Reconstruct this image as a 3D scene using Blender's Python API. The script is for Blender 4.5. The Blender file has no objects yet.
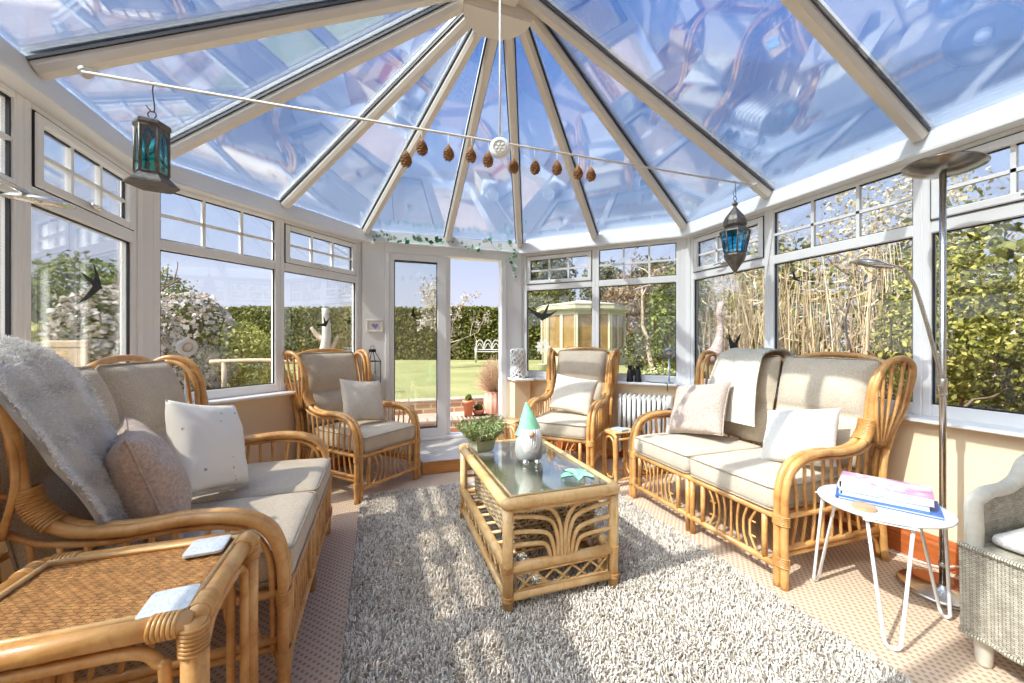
import bpy, math, random
import numpy as np
from mathutils import Vector, Matrix, noise
R = math.radians
PI = math.pi
sc = bpy.context.scene
COL = sc.collection
random.seed(7)

# ---------------------------------------------------------------- camera
FPX, HC, YAW = 384.0, 1.105, R(19)
CY, SY = math.cos(YAW), math.sin(YAW)
cam = bpy.data.cameras.new('camera')
cam.lens = 36 * FPX / 1024
cam.sensor_width = 36
cam.clip_start = .02
cam.clip_end = 300
co = bpy.data.objects.new('camera', cam)
COL.objects.link(co)
co.location = (0, 0, HC)
co.rotation_euler = (R(90), 0, -YAW)
sc.camera = co


def at(px, py, h=0.0):
    """point of the photograph (pixels) that lies at height h -> world x, y"""
    z = FPX * (HC - h) / (py - 341.5)
    X = (px - 512) / FPX * z
    return X * CY + z * SY, -X * SY + z * CY


def far(px, depth, h=0.0):
    X = (px - 512) / FPX * depth
    return Vector((X * CY + depth * SY, -X * SY + depth * CY, h))


def hgt(py, depth):
    return HC - (py - 341.5) * depth / FPX


# ---------------------------------------------------------------- node materials
def new_mat(name):
    m = bpy.data.materials.new(name)
    m.use_nodes = True
    nt = m.node_tree
    b = nt.nodes['Principled BSDF']
    return m, nt, b


def srgb(r, g, b):
    f = lambda c: (c / 255 / 12.92) if c / 255 <= .04045 else ((c / 255 + .055) / 1.055) ** 2.4
    return (f(r), f(g), f(b), 1)


def N(nt, t, **kw):
    n = nt.nodes.new(t)
    for k, v in kw.items():
        if k in n.inputs.keys():
            n.inputs[k].default_value = v
        else:
            setattr(n, k, v)
    return n


def ramp(nt, fac, stops):
    r = nt.nodes.new('ShaderNodeValToRGB')
    e = r.color_ramp.elements
    while len(e) < len(stops):
        e.new(.5)
    for i, (p, c) in enumerate(stops):
        e[i].position = p
        e[i].color = c
    nt.links.new(fac, r.inputs[0])
    return r


def coords(nt, kind='Object', scale=(1, 1, 1), rot=(0, 0, 0)):
    tc = nt.nodes.new('ShaderNodeTexCoord')
    mp = nt.nodes.new('ShaderNodeMapping')
    mp.inputs['Scale'].default_value = scale
    mp.inputs['Rotation'].default_value = rot
    nt.links.new(tc.outputs[kind], mp.inputs[0])
    return mp.outputs[0]


def bump(nt, b, h, strength=.3, dist=.01):
    n = nt.nodes.new('ShaderNodeBump')
    n.inputs['Strength'].default_value = strength
    n.inputs['Distance'].default_value = dist
    nt.links.new(h, n.inputs['Height'])
    nt.links.new(n.outputs[0], b.inputs['Normal'])


def plain(name, col, rough=.5, metal=0, noise_amt=.0, nscale=8, bmp=0, bscale=60, coat=0, spec=.5):
    m, nt, b = new_mat(name)
    b.inputs['Base Color'].default_value = col
    b.inputs['Roughness'].default_value = rough
    b.inputs['Metallic'].default_value = metal
    b.inputs['Coat Weight'].default_value = coat
    b.inputs['Specular IOR Level'].default_value = spec
    if noise_amt:
        n = N(nt, 'ShaderNodeTexNoise', Scale=nscale, Detail=4.0)
        nt.links.new(coords(nt), n.inputs['Vector'])
        d = tuple(c * (1 - noise_amt) for c in col[:3]) + (1,)
        l = tuple(min(1, c * (1 + noise_amt)) for c in col[:3]) + (1,)
        r = ramp(nt, n.outputs[0], [(.3, d), (.7, l)])
        nt.links.new(r.outputs[0], b.inputs['Base Color'])
    if bmp:
        n = N(nt, 'ShaderNodeTexNoise', Scale=bscale, Detail=3.0)
        nt.links.new(coords(nt), n.inputs['Vector'])
        bump(nt, b, n.outputs[0], bmp, .005)
    return m


M = {}
M['upvc'] = plain('white_upvc', srgb(243, 243, 243), .35, bmp=.02, bscale=20)
M['roof_upvc'] = plain('roof_upvc', srgb(230, 222, 210), .4, noise_amt=.02)
M['gasket'] = plain('gasket', srgb(30, 32, 38), .5, noise_amt=.1)
M['dark_metal'] = plain('dark_metal', srgb(40, 40, 42), .45, .6, noise_amt=.15, nscale=30)
M['black'] = plain('black_plastic', srgb(28, 28, 30), .45, noise_amt=.1)
M['chrome'] = plain('brushed_chrome', srgb(215, 213, 208), .22, 1, bmp=.05, bscale=200)
M['white_paint'] = plain('white_paint', srgb(240, 240, 238), .4, noise_amt=.02)
M['table_white'] = plain('table_white', srgb(232, 236, 240), .3, noise_amt=.02)
M['radiator'] = plain('radiator_white', srgb(244, 243, 240), .35, noise_amt=.01)
M['wall'] = plain('cream_wall', srgb(237, 215, 180), .8, noise_amt=.03, nscale=3, bmp=.06, bscale=90)
M['step_vinyl'] = plain('step_vinyl', srgb(206, 198, 188), .5, noise_amt=.06, nscale=12)
M['pewter'] = plain('aged_metal', srgb(104, 98, 92), .45, .5, noise_amt=.35, nscale=40, bmp=.4, bscale=90)
M['dish_steel'] = plain('dish_steel', srgb(150, 143, 132), .2, 1, noise_amt=.05)
M['rod'] = plain('pale_rod', srgb(226, 218, 205), .5, noise_amt=.08, nscale=30)
M['cord'] = plain('white_cord', srgb(236, 234, 230), .7, noise_amt=.05)
M['cone'] = plain('pine_cone', srgb(150, 104, 58), .6, noise_amt=.45, nscale=60)
M['paper'] = plain('paper', srgb(238, 232, 222), .7, noise_amt=.03, nscale=90)
M['book_blue'] = plain('blue_cover', srgb(66, 108, 178), .35, noise_amt=.06, nscale=10)
M['book_sky'] = plain('pale_blue_cover', srgb(176, 198, 214), .35, noise_amt=.05, nscale=10)
M['mint'] = plain('mint_ceramic', srgb(150, 214, 178), .22, noise_amt=.12, nscale=18, coat=.5)
M['terracotta'] = plain('terracotta', srgb(208, 130, 96), .75, noise_amt=.12, nscale=14)
M['urn'] = plain('pink_clay', srgb(222, 168, 148), .75, noise_amt=.1, nscale=10)
M['stone'] = plain('pale_stone', srgb(186, 180, 168), .8, noise_amt=.15, nscale=8)
M['heron'] = plain('heron_stone', srgb(178, 160, 156), .6, noise_amt=.2, nscale=12)
M['bench_white'] = plain('bench_white', srgb(190, 188, 184), .5, noise_amt=.05)
M['teak'] = plain('weathered_teak', srgb(170, 150, 124), .7, noise_amt=.15, nscale=12)
M['summerhouse'] = plain('cream_timber', srgb(176, 171, 143), .6, noise_amt=.03)
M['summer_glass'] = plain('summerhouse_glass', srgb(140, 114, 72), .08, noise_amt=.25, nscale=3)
M['felt'] = plain('pale_roof_felt', srgb(168, 162, 146), .8, noise_amt=.08)
M['bark'] = plain('bark', srgb(112, 92, 74), .9, noise_amt=.3, nscale=14, bmp=.5, bscale=30)
M['bark_pale'] = plain('pale_bark', srgb(168, 150, 132), .9, noise_amt=.25, nscale=14)
M['hedge_core'] = plain('hedge_core', srgb(52, 58, 24), 1, noise_amt=.3, nscale=3)
M['cloth_white'] = plain('white_linen', srgb(240, 236, 228), .9, noise_amt=.03, nscale=20, bmp=.15, bscale=300)
M['soil'] = plain('soil', srgb(96, 76, 58), 1, noise_amt=.3, nscale=8)
M['gnome_beard'] = plain('gnome_beard', srgb(240, 236, 230), .8, noise_amt=.06, nscale=30, bmp=.6, bscale=70)
M['gnome_body'] = plain('gnome_body', srgb(176, 176, 172), .6, noise_amt=.1)
M['skin'] = plain('gnome_nose', srgb(226, 180, 150), .6, noise_amt=.04)
M['decal'] = plain('decal_black', srgb(18, 18, 20), .5, noise_amt=.05)
M['pot_green'] = plain('pot_green', srgb(186, 186, 156), .55, noise_amt=.12, nscale=20)


def rattan(name, base, dark, light):
    m, nt, b = new_mat(name)
    v = coords(nt)
    n = N(nt, 'ShaderNodeTexNoise', Scale=9.0, Detail=5.0, Roughness=.65)
    nt.links.new(v, n.inputs['Vector'])
    r = ramp(nt, n.outputs[0], [(.28, dark), (.5, base), (.75, light)])
    vo = N(nt, 'ShaderNodeTexVoronoi', Scale=7.0)
    vo.feature = 'DISTANCE_TO_EDGE'
    nt.links.new(v, vo.inputs['Vector'])
    r2 = ramp(nt, vo.outputs['Distance'], [(.0, (.45, .38, .3, 1)), (.03, (1, 1, 1, 1))])
    mx = N(nt, 'ShaderNodeMix', data_type='RGBA', blend_type='MULTIPLY')
    mx.inputs[0].default_value = .2
    nt.links.new(r.outputs[0], mx.inputs[6])
    nt.links.new(r2.outputs[0], mx.inputs[7])
    nt.links.new(mx.outputs[2], b.inputs['Base Color'])
    b.inputs['Roughness'].default_value = .38
    b.inputs['Coat Weight'].default_value = .25
    b.inputs['Coat Roughness'].default_value = .2
    n2 = N(nt, 'ShaderNodeTexNoise', Scale=120.0, Detail=2.0)
    nt.links.new(v, n2.inputs['Vector'])
    bump(nt, b, n2.outputs[0], .12, .003)
    return m


M['rattan'] = rattan('honey_rattan', srgb(212, 158, 92), srgb(178, 118, 58), srgb(232, 188, 126))
M['rattan_pale'] = rattan('pale_rattan', srgb(224, 182, 122), srgb(196, 146, 86), srgb(238, 206, 152))
M['binding'] = rattan('cane_binding', srgb(202, 150, 84), srgb(160, 108, 54), srgb(226, 184, 120))


def fabric(name, a, bb, c, scale=260, bscale=380):
    m, nt, b = new_mat(name)
    v = coords(nt, scale=(1, 1, 1))
    n = N(nt, 'ShaderNodeTexNoise', Scale=scale, Detail=3.0, Roughness=.7)
    nt.links.new(v, n.inputs['Vector'])
    n3 = N(nt, 'ShaderNodeTexNoise', Scale=14.0, Detail=3.0)
    nt.links.new(v, n3.inputs['Vector'])
    ad = N(nt, 'ShaderNodeMath', operation='MULTIPLY_ADD')
    ad.inputs[1].default_value = .16
    nt.links.new(n3.outputs[0], ad.inputs[0])
    mu = N(nt, 'ShaderNodeMath', operation='MULTIPLY')
    mu.inputs[1].default_value = .84
    nt.links.new(n.outputs[0], mu.inputs[0])
    nt.links.new(mu.outputs[0], ad.inputs[2])
    r = ramp(nt, ad.outputs[0], [(.34, a), (.5, bb), (.66, c)])
    nt.links.new(r.outputs[0], b.inputs['Base Color'])
    b.inputs['Roughness'].default_value = .95
    b.inputs['Specular IOR Level'].default_value = .15
    b.inputs['Sheen Weight'].default_value = .15
    n2 = N(nt, 'ShaderNodeTexNoise', Scale=bscale, Detail=2.0)
    nt.links.new(v, n2.inputs['Vector'])
    bump(nt, b, n2.outputs[0], .35, .002)
    return m


M['linen'] = fabric('oatmeal_linen', srgb(170, 154, 133), srgb(202, 187, 166), srgb(220, 208, 190))
M['piping'] = fabric('linen_piping', srgb(150, 134, 114), srgb(176, 160, 138), srgb(196, 182, 160))
M['taupe'] = fabric('taupe_velvet', srgb(168, 148, 136), srgb(186, 168, 156), srgb(204, 188, 176), 90)
M['cream_cush'] = fabric('cream_cushion', srgb(202, 191, 173), srgb(215, 205, 188), srgb(226, 217, 202), 120)
M['white_cush'] = fabric('white_cushion', srgb(212, 206, 197), srgb(224, 219, 211), srgb(233, 229, 222), 120)
M['grey_cush'] = fabric('grey_seat_pad', srgb(176, 170, 166), srgb(196, 190, 186), srgb(212, 207, 203), 120)


def knit(name, col, cscale=55, direction='X', strength=.8):
    m, nt, b = new_mat(name)
    v = coords(nt, 'UV')
    w = N(nt, 'ShaderNodeTexWave', Scale=cscale, Distortion=1.5, Detail=2.0)
    w.bands_direction = direction
    nt.links.new(v, w.inputs['Vector'])
    n = N(nt, 'ShaderNodeTexNoise', Scale=140.0, Detail=2.0)
    nt.links.new(v, n.inputs['Vector'])
    ad = N(nt, 'ShaderNodeMath', operation='ADD')
    nt.links.new(w.outputs['Fac'], ad.inputs[0])
    nt.links.new(n.outputs[0], ad.inputs[1])
    d = tuple(c * .82 for c in col[:3]) + (1,)
    r = ramp(nt, ad.outputs[0], [(.3, d), (1.0, col)])
    nt.links.new(r.outputs[0], b.inputs['Base Color'])
    b.inputs['Roughness'].default_value = 1
    b.inputs['Specular IOR Level'].default_value = .1
    b.inputs['Sheen Weight'].default_value = .3
    bump(nt, b, ad.outputs[0], strength, .006)
    return m


M['knit'] = knit('cream_knit', srgb(226, 217, 199), 22)


def throw_mat():
    m, nt, b = new_mat('fleecy_throw')
    v = coords(nt, 'UV')
    w = N(nt, 'ShaderNodeTexWave', Scale=3.2, Distortion=2.2, Detail=2.0)
    w.inputs['Detail Scale'].default_value = 1.2
    w.bands_direction = 'Y'
    nt.links.new(v, w.inputs['Vector'])
    r = ramp(nt, w.outputs['Fac'], [(.0, srgb(206, 206, 205)), (.35, srgb(236, 235, 232)), (.6, srgb(244, 243, 240))])
    n = N(nt, 'ShaderNodeTexNoise', Scale=150.0, Detail=4.0, Roughness=.8)
    nt.links.new(v, n.inputs['Vector'])
    nt.links.new(r.outputs[0], b.inputs['Base Color'])
    b.inputs['Roughness'].default_value = 1
    b.inputs['Specular IOR Level'].default_value = .05
    b.inputs['Sheen Weight'].default_value = .6
    bump(nt, b, n.outputs[0], .9, .008)
    return m


M['throw'] = throw_mat()
M['fleece_fibre'] = plain('fleece_fibre', srgb(246, 245, 242), 1, noise_amt=.08, nscale=9, spec=.1)


def weave(name, a, bb, gap, su=40, sv=60, strength=.8, rough=.6):
    """basket weave: brick pattern in metric uv"""
    m, nt, b = new_mat(name)
    v = coords(nt, 'UV')
    br = N(nt, 'ShaderNodeTexBrick', Scale=1.0)
    br.inputs['Color1'].default_value = a
    br.inputs['Color2'].default_value = bb
    br.inputs['Mortar'].default_value = gap
    br.inputs['Brick Width'].default_value = 1 / su
    br.inputs['Row Height'].default_value = 1 / sv
    br.inputs['Mortar Size'].default_value = .16 / sv
    br.inputs['Mortar Smooth'].default_value = 1.0
    nt.links.new(v, br.inputs['Vector'])
    n = N(nt, 'ShaderNodeTexNoise', Scale=25.0, Detail=4.0)
    nt.links.new(v, n.inputs['Vector'])
    mx = N(nt, 'ShaderNodeMix', data_type='RGBA', blend_type='OVERLAY')
    mx.inputs[0].default_value = .5
    nt.links.new(br.outputs['Color'], mx.inputs[6])
    nt.links.new(n.outputs[0], mx.inputs[7])
    nt.links.new(mx.outputs[2], b.inputs['Base Color'])
    b.inputs['Roughness'].default_value = rough
    inv = N(nt, 'ShaderNodeMath', operation='SUBTRACT')
    inv.inputs[0].default_value = 1
    nt.links.new(br.outputs['Fac'], inv.inputs[1])
    bump(nt, b, inv.outputs[0], strength, .006)
    return m


M['seagrass'] = weave('seagrass_weave', srgb(208, 184, 148), srgb(172, 146, 110), srgb(84, 64, 44), 22, 60, 1)
M['lid_weave'] = weave('pale_lid_weave', srgb(226, 206, 172), srgb(206, 182, 144), srgb(120, 94, 66), 26, 60, .8)
M['top_weave'] = weave('woven_cane_top', srgb(196, 144, 84), srgb(170, 118, 64), srgb(128, 84, 42), 70, 130, .7)
M['loom'] = weave('white_loom_weave', srgb(200, 191, 172), srgb(184, 174, 154), srgb(84, 74, 60), 60, 150, 1, .7)
M['loom_plain'] = plain('white_loom_roll', srgb(200, 193, 178), .6, noise_amt=.06, nscale=40, bmp=.4, bscale=160)


def carpet_mat():
    m, nt, b = new_mat('beige_carpet')
    v = coords(nt, 'Object', (46, 46, 46), (0, 0, R(45)))
    vo = N(nt, 'ShaderNodeTexVoronoi', Scale=1.0, Randomness=0.0)
    vo.voronoi_dimensions = '2D'
    nt.links.new(v, vo.inputs['Vector'])
    n = N(nt, 'ShaderNodeTexNoise', Scale=7.0, Detail=6.0, Roughness=.8)
    nt.links.new(v, n.inputs['Vector'])
    base = ramp(nt, n.outputs[0], [(.3, srgb(206, 180, 154)), (.7, srgb(226, 204, 180))])
    dot = ramp(nt, vo.outputs['Distance'], [(.20, (1, 1, 1, 1)), (.34, (0, 0, 0, 1))])
    mx = N(nt, 'ShaderNodeMix', data_type='RGBA')
    nt.links.new(dot.outputs[0], mx.inputs[0])
    nt.links.new(base.outputs[0], mx.inputs[6])
    mx.inputs[7].default_value = srgb(180, 148, 122)
    nt.links.new(mx.outputs[2], b.inputs['Base Color'])
    b.inputs['Roughness'].default_value = 1
    b.inputs['Specular IOR Level'].default_value = .1
    inv = N(nt, 'ShaderNodeMath', operation='MULTIPLY_ADD')
    inv.inputs[1].default_value = -.6
    nt.links.new(dot.outputs[0], inv.inputs[0])
    nt.links.new(n.outputs[0], inv.inputs[2])
    bump(nt, b, inv.outputs[0], .6, .006)
    return m


M['carpet'] = carpet_mat()


def tone_mat(name, stops, rough=.8, trans=0.0, spec=.3):
    """colour by the per-leaf / per-tuft attribute 'tone'"""
    m, nt, b = new_mat(name)
    a = nt.nodes.new('ShaderNodeAttribute')
    a.attribute_name = 'tone'
    r = ramp(nt, a.outputs['Fac'], stops)
    nt.links.new(r.outputs[0], b.inputs['Base Color'])
    b.inputs['Roughness'].default_value = rough
    b.inputs['Specular IOR Level'].default_value = spec
    if trans:
        tr = nt.nodes.new('ShaderNodeBsdfTranslucent')
        nt.links.new(r.outputs[0], tr.inputs[0])
        mx = nt.nodes.new('ShaderNodeMixShader')
        mx.inputs[0].default_value = trans
        nt.links.new(b.outputs[0], mx.inputs[1])
        nt.links.new(tr.outputs[0], mx.inputs[2])
        nt.links.new(mx.outputs[0], nt.nodes['Material Output'].inputs[0])
    return m


M['shag'] = tone_mat('shag_yarn', [(0, srgb(138, 124, 110)), (.3, srgb(192, 179, 163)), (.55, srgb(225, 214, 199)), (1, srgb(244, 237, 226))], 1, 0, .1)
M['rug_back'] = plain('rug_backing', srgb(150, 142, 132), 1, noise_amt=.2, nscale=60)
LEAF = dict(
    hedge=[(0, srgb(84, 92, 34)), (.5, srgb(122, 126, 48)), (1, srgb(164, 160, 74))],
    green=[(0, srgb(78, 96, 40)), (.5, srgb(116, 134, 58)), (1, srgb(164, 174, 88))],
    dark=[(0, srgb(62, 66, 34)), (.5, srgb(96, 100, 54)), (1, srgb(140, 138, 84))],
    gold=[(0, srgb(166, 168, 76)), (.5, srgb(210, 208, 112)), (1, srgb(238, 234, 158))],
    laurel=[(0, srgb(92, 100, 38)), (.5, srgb(160, 160, 70)), (.9, srgb(212, 202, 112)), (1, srgb(222, 214, 140))],
    blossom=[(0, srgb(168, 152, 120)), (.3, srgb(222, 206, 196)), (1, srgb(248, 240, 236))],
    pale=[(0, srgb(170, 152, 104)), (.5, srgb(210, 196, 154)), (1, srgb(238, 228, 204))],
    straw=[(0, srgb(150, 122, 84)), (.5, srgb(206, 180, 138)), (1, srgb(240, 226, 192))],
    dry=[(0, srgb(160, 116, 92)), (.5, srgb(202, 164, 136)), (1, srgb(226, 200, 176))],
    heather=[(0, srgb(104, 124, 66)), (.5, srgb(160, 176, 104)), (.85, srgb(214, 220, 162)), (1, srgb(190, 152, 150))],
    flower=[(0, srgb(230, 190, 190)), (1, srgb(250, 236, 232))],
    ivy=[(0, srgb(40, 112, 74)), (.5, srgb(84, 156, 112)), (.75, srgb(176, 214, 184)), (1, srgb(240, 243, 238))],
    brown=[(0, srgb(110, 84, 58)), (.5, srgb(156, 128, 92)), (1, srgb(196, 172, 134))],
)
GK = .72
for k, v in LEAF.items():
    if k not in ('ivy', 'heather'):
        v = [(a, tuple(x * GK for x in c[:3]) + (1,)) for a, c in v]
    M['leaf_' + k] = tone_mat('leaf_' + k, v, .6, .3 if k not in ('straw', 'ivy') else 0)


def glass_mat(name, tint, refl, rough=0.0, wob=.05):
    m, nt, b = new_mat(name)
    nt.nodes.remove(b)
    t = nt.nodes.new('ShaderNodeBsdfTransparent')
    t.inputs[0].default_value = tint
    g = nt.nodes.new('ShaderNodeBsdfGlossy')
    g.inputs['Roughness'].default_value = rough
    g.inputs['Color'].default_value = (1, 1, 1, 1)
    lw = N(nt, 'ShaderNodeLayerWeight', Blend=.35)
    mr = N(nt, 'ShaderNodeMapRange')
    mr.inputs[3].default_value = refl
    mr.inputs[4].default_value = min(1, refl + .5)
    nt.links.new(lw.outputs['Fresnel'], mr.inputs[0])
    nz = N(nt, 'ShaderNodeTexNoise', Scale=1.6, Detail=1.0)
    nt.links.new(coords(nt), nz.inputs['Vector'])
    bp = nt.nodes.new('ShaderNodeBump')
    bp.inputs['Strength'].default_value = wob
    bp.inputs['Distance'].default_value = .05
    nt.links.new(nz.outputs[0], bp.inputs['Height'])
    nt.links.new(bp.outputs[0], g.inputs['Normal'])
    mx = nt.nodes.new('ShaderNodeMixShader')
    nt.links.new(mr.outputs[0], mx.inputs[0])
    nt.links.new(t.outputs[0], mx.inputs[1])
    nt.links.new(g.outputs[0], mx.inputs[2])
    nt.links.new(mx.outputs[0], nt.nodes['Material Output'].inputs[0])
    return m


M['glass'] = glass_mat('window_glass', (.97, .985, .98, 1), .03, 0, .006)
M['roof_glass'] = glass_mat('blue_roof_glass', (.90, .955, 1, 1), .10, 0, .002)
M['table_glass'] = glass_mat('table_glass', (.93, .97, .95, 1), .12, 0, .0)
M['teal_glass'] = glass_mat('teal_glass', (.42, .88, .88, 1), .06)
M['blue_glass'] = glass_mat('blue_glass', (.42, .84, 1, 1), .06)


def wood_mat(name, a, bb, rough=.35):
    m, nt, b = new_mat(name)
    v = coords(nt, scale=(2, 2, 30))
    n = N(nt, 'ShaderNodeTexNoise', Scale=3.0, Detail=5.0, Distortion=1.0)
    nt.links.new(v, n.inputs['Vector'])
    r = ramp(nt, n.outputs[0], [(.3, a), (.7, bb)])
    nt.links.new(r.outputs[0], b.inputs['Base Color'])
    b.inputs['Roughness'].default_value = rough
    b.inputs['Coat Weight'].default_value = .3
    return m


M['skirting'] = wood_mat('orange_skirting', srgb(168, 88, 42), srgb(196, 108, 56))
M['riser'] = wood_mat('step_riser_wood', srgb(184, 122, 58), srgb(214, 152, 82))
M['slice'] = wood_mat('wood_slice', srgb(176, 138, 98), srgb(206, 170, 128), .6)


def brick_mat():
    m, nt, b = new_mat('garden_brick')
    v = coords(nt, 'UV')
    br = N(nt, 'ShaderNodeTexBrick', Scale=1.0)
    br.inputs['Color1'].default_value = srgb(196, 152, 116)
    br.inputs['Color2'].default_value = srgb(152, 104, 76)
    br.inputs['Mortar'].default_value = srgb(206, 192, 168)
    br.inputs['Brick Width'].default_value = .22
    br.inputs['Row Height'].default_value = .075
    br.inputs['Mortar Size'].default_value = .012
    nt.links.new(v, br.inputs['Vector'])
    nt.links.new(br.outputs['Color'], b.inputs['Base Color'])
    b.inputs['Roughness'].default_value = .9
    inv = N(nt, 'ShaderNodeMath', operation='SUBTRACT')
    inv.inputs[0].default_value = 1
    nt.links.new(br.outputs['Fac'], inv.inputs[1])
    bump(nt, b, inv.outputs[0], .6, .01)
    return m


M['brick'] = brick_mat()


def ground_mat(name, stops, s1, s2):
    m, nt, b = new_mat(name)
    v = coords(nt)
    n = N(nt, 'ShaderNodeTexNoise', Scale=s1, Detail=6.0, Roughness=.7)
    n2 = N(nt, 'ShaderNodeTexNoise', Scale=s2, Detail=3.0)
    nt.links.new(v, n.inputs['Vector'])
    nt.links.new(v, n2.inputs['Vector'])
    ad = N(nt, 'ShaderNodeMath', operation='MULTIPLY_ADD')
    ad.inputs[1].default_value = .5
    nt.links.new(n.outputs[0], ad.inputs[0])
    mu = N(nt, 'ShaderNodeMath', operation='MULTIPLY')
    mu.inputs[1].default_value = .5
    nt.links.new(n2.outputs[0], mu.inputs[0])
    nt.links.new(mu.outputs[0], ad.inputs[2])
    r = ramp(nt, ad.outputs[0], stops)
    nt.links.new(r.outputs[0], b.inputs['Base Color'])
    b.inputs['Roughness'].default_value = 1
    b.inputs['Specular IOR Level'].default_value = .1
    bump(nt, b, n.outputs[0], .5, .02)
    return m


M['lawn'] = ground_mat('lawn', [(.3, srgb(114, 118, 74)), (.5, srgb(136, 137, 93)), (.7, srgb(158, 154, 112))], 30, .8)
M['paving'] = ground_mat('paving', [(.3, srgb(160, 140, 126)), (.7, srgb(184, 168, 154))], 12, 2)


def marble_mat():
    m, nt, b = new_mat('pale_coaster')
    v = coords(nt)
    n = N(nt, 'ShaderNodeTexNoise', Scale=14.0, Detail=6.0, Distortion=1.6)
    nt.links.new(v, n.inputs['Vector'])
    r = ramp(nt, n.outputs[0], [(.46, srgb(212, 218, 222)), (.5, srgb(194, 202, 208)), (.53, srgb(216, 221, 224))])
    nt.links.new(r.outputs[0], b.inputs['Base Color'])
    b.inputs['Roughness'].default_value = .25
    return m


M['coaster'] = marble_mat()


def pink_cover():
    m, nt, b = new_mat('white_pink_cover')
    v = coords(nt)
    n = N(nt, 'ShaderNodeTexNoise', Scale=12.0, Detail=4.0, Distortion=.8)
    nt.links.new(v, n.inputs['Vector'])
    r = ramp(nt, n.outputs[0], [(.42, srgb(238, 230, 228)), (.58, srgb(206, 160, 186)), (.7, srgb(182, 126, 160))])
    nt.links.new(r.outputs[0], b.inputs['Base Color'])
    b.inputs['Roughness'].default_value = .3
    return m


M['book_pink'] = pink_cover()


def drawn_cushion():
    """white cushion front with faint grey-blue speckled drawing"""
    m, nt, b = new_mat('white_printed_cushion')
    v = coords(nt)
    vo = N(nt, 'ShaderNodeTexVoronoi', Scale=22.0)
    nt.links.new(v, vo.inputs['Vector'])
    dot = ramp(nt, vo.outputs['Distance'], [(.10, (1, 1, 1, 1)), (.16, (0, 0, 0, 1))])
    n = N(nt, 'ShaderNodeTexNoise', Scale=7.0, Detail=2.0)
    nt.links.new(v, n.inputs['Vector'])
    msk = ramp(nt, n.outputs[0], [(.54, (0, 0, 0, 1)), (.6, (1, 1, 1, 1))])
    mu = N(nt, 'ShaderNodeMath', operation='MULTIPLY')
    nt.links.new(dot.outputs[0], mu.inputs[0])
    nt.links.new(msk.outputs[0], mu.inputs[1])
    mx = N(nt, 'ShaderNodeMix', data_type='RGBA')
    nt.links.new(mu.outputs[0], mx.inputs[0])
    mx.inputs[6].default_value = srgb(238, 233, 225)
    mx.inputs[7].default_value = srgb(150, 160, 166)
    nt.links.new(mx.outputs[2], b.inputs['Base Color'])
    b.inputs['Roughness'].default_value = .95
    n2 = N(nt, 'ShaderNodeTexNoise', Scale=300.0)
    nt.links.new(v, n2.inputs['Vector'])
    bump(nt, b, n2.outputs[0], .25, .002)
    return m


M['drawn'] = drawn_cushion()


# ---------------------------------------------------------------- mesh helpers
def crom(pts, n=8, closed=False):
    P = [Vector(p) for p in pts]
    out = []
    L = len(P)
    segs = L if closed else L - 1
    for i in range(segs):
        if closed:
            a, b, c, d = P[(i - 1) % L], P[i], P[(i + 1) % L], P[(i + 2) % L]
        else:
            b, c = P[i], P[i + 1]
            a = P[i - 1] if i else b * 2 - c
            d = P[i + 2] if i + 2 < L else c * 2 - b
        for k in range(n):
            t = k / n
            out.append(.5 * ((2 * b) + (c - a) * t + (2 * a - 5 * b + 4 * c - d) * t * t + (3 * b - a - 3 * c + d) * t ** 3))
    if not closed:
        out.append(P[-1])
    return out


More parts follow.
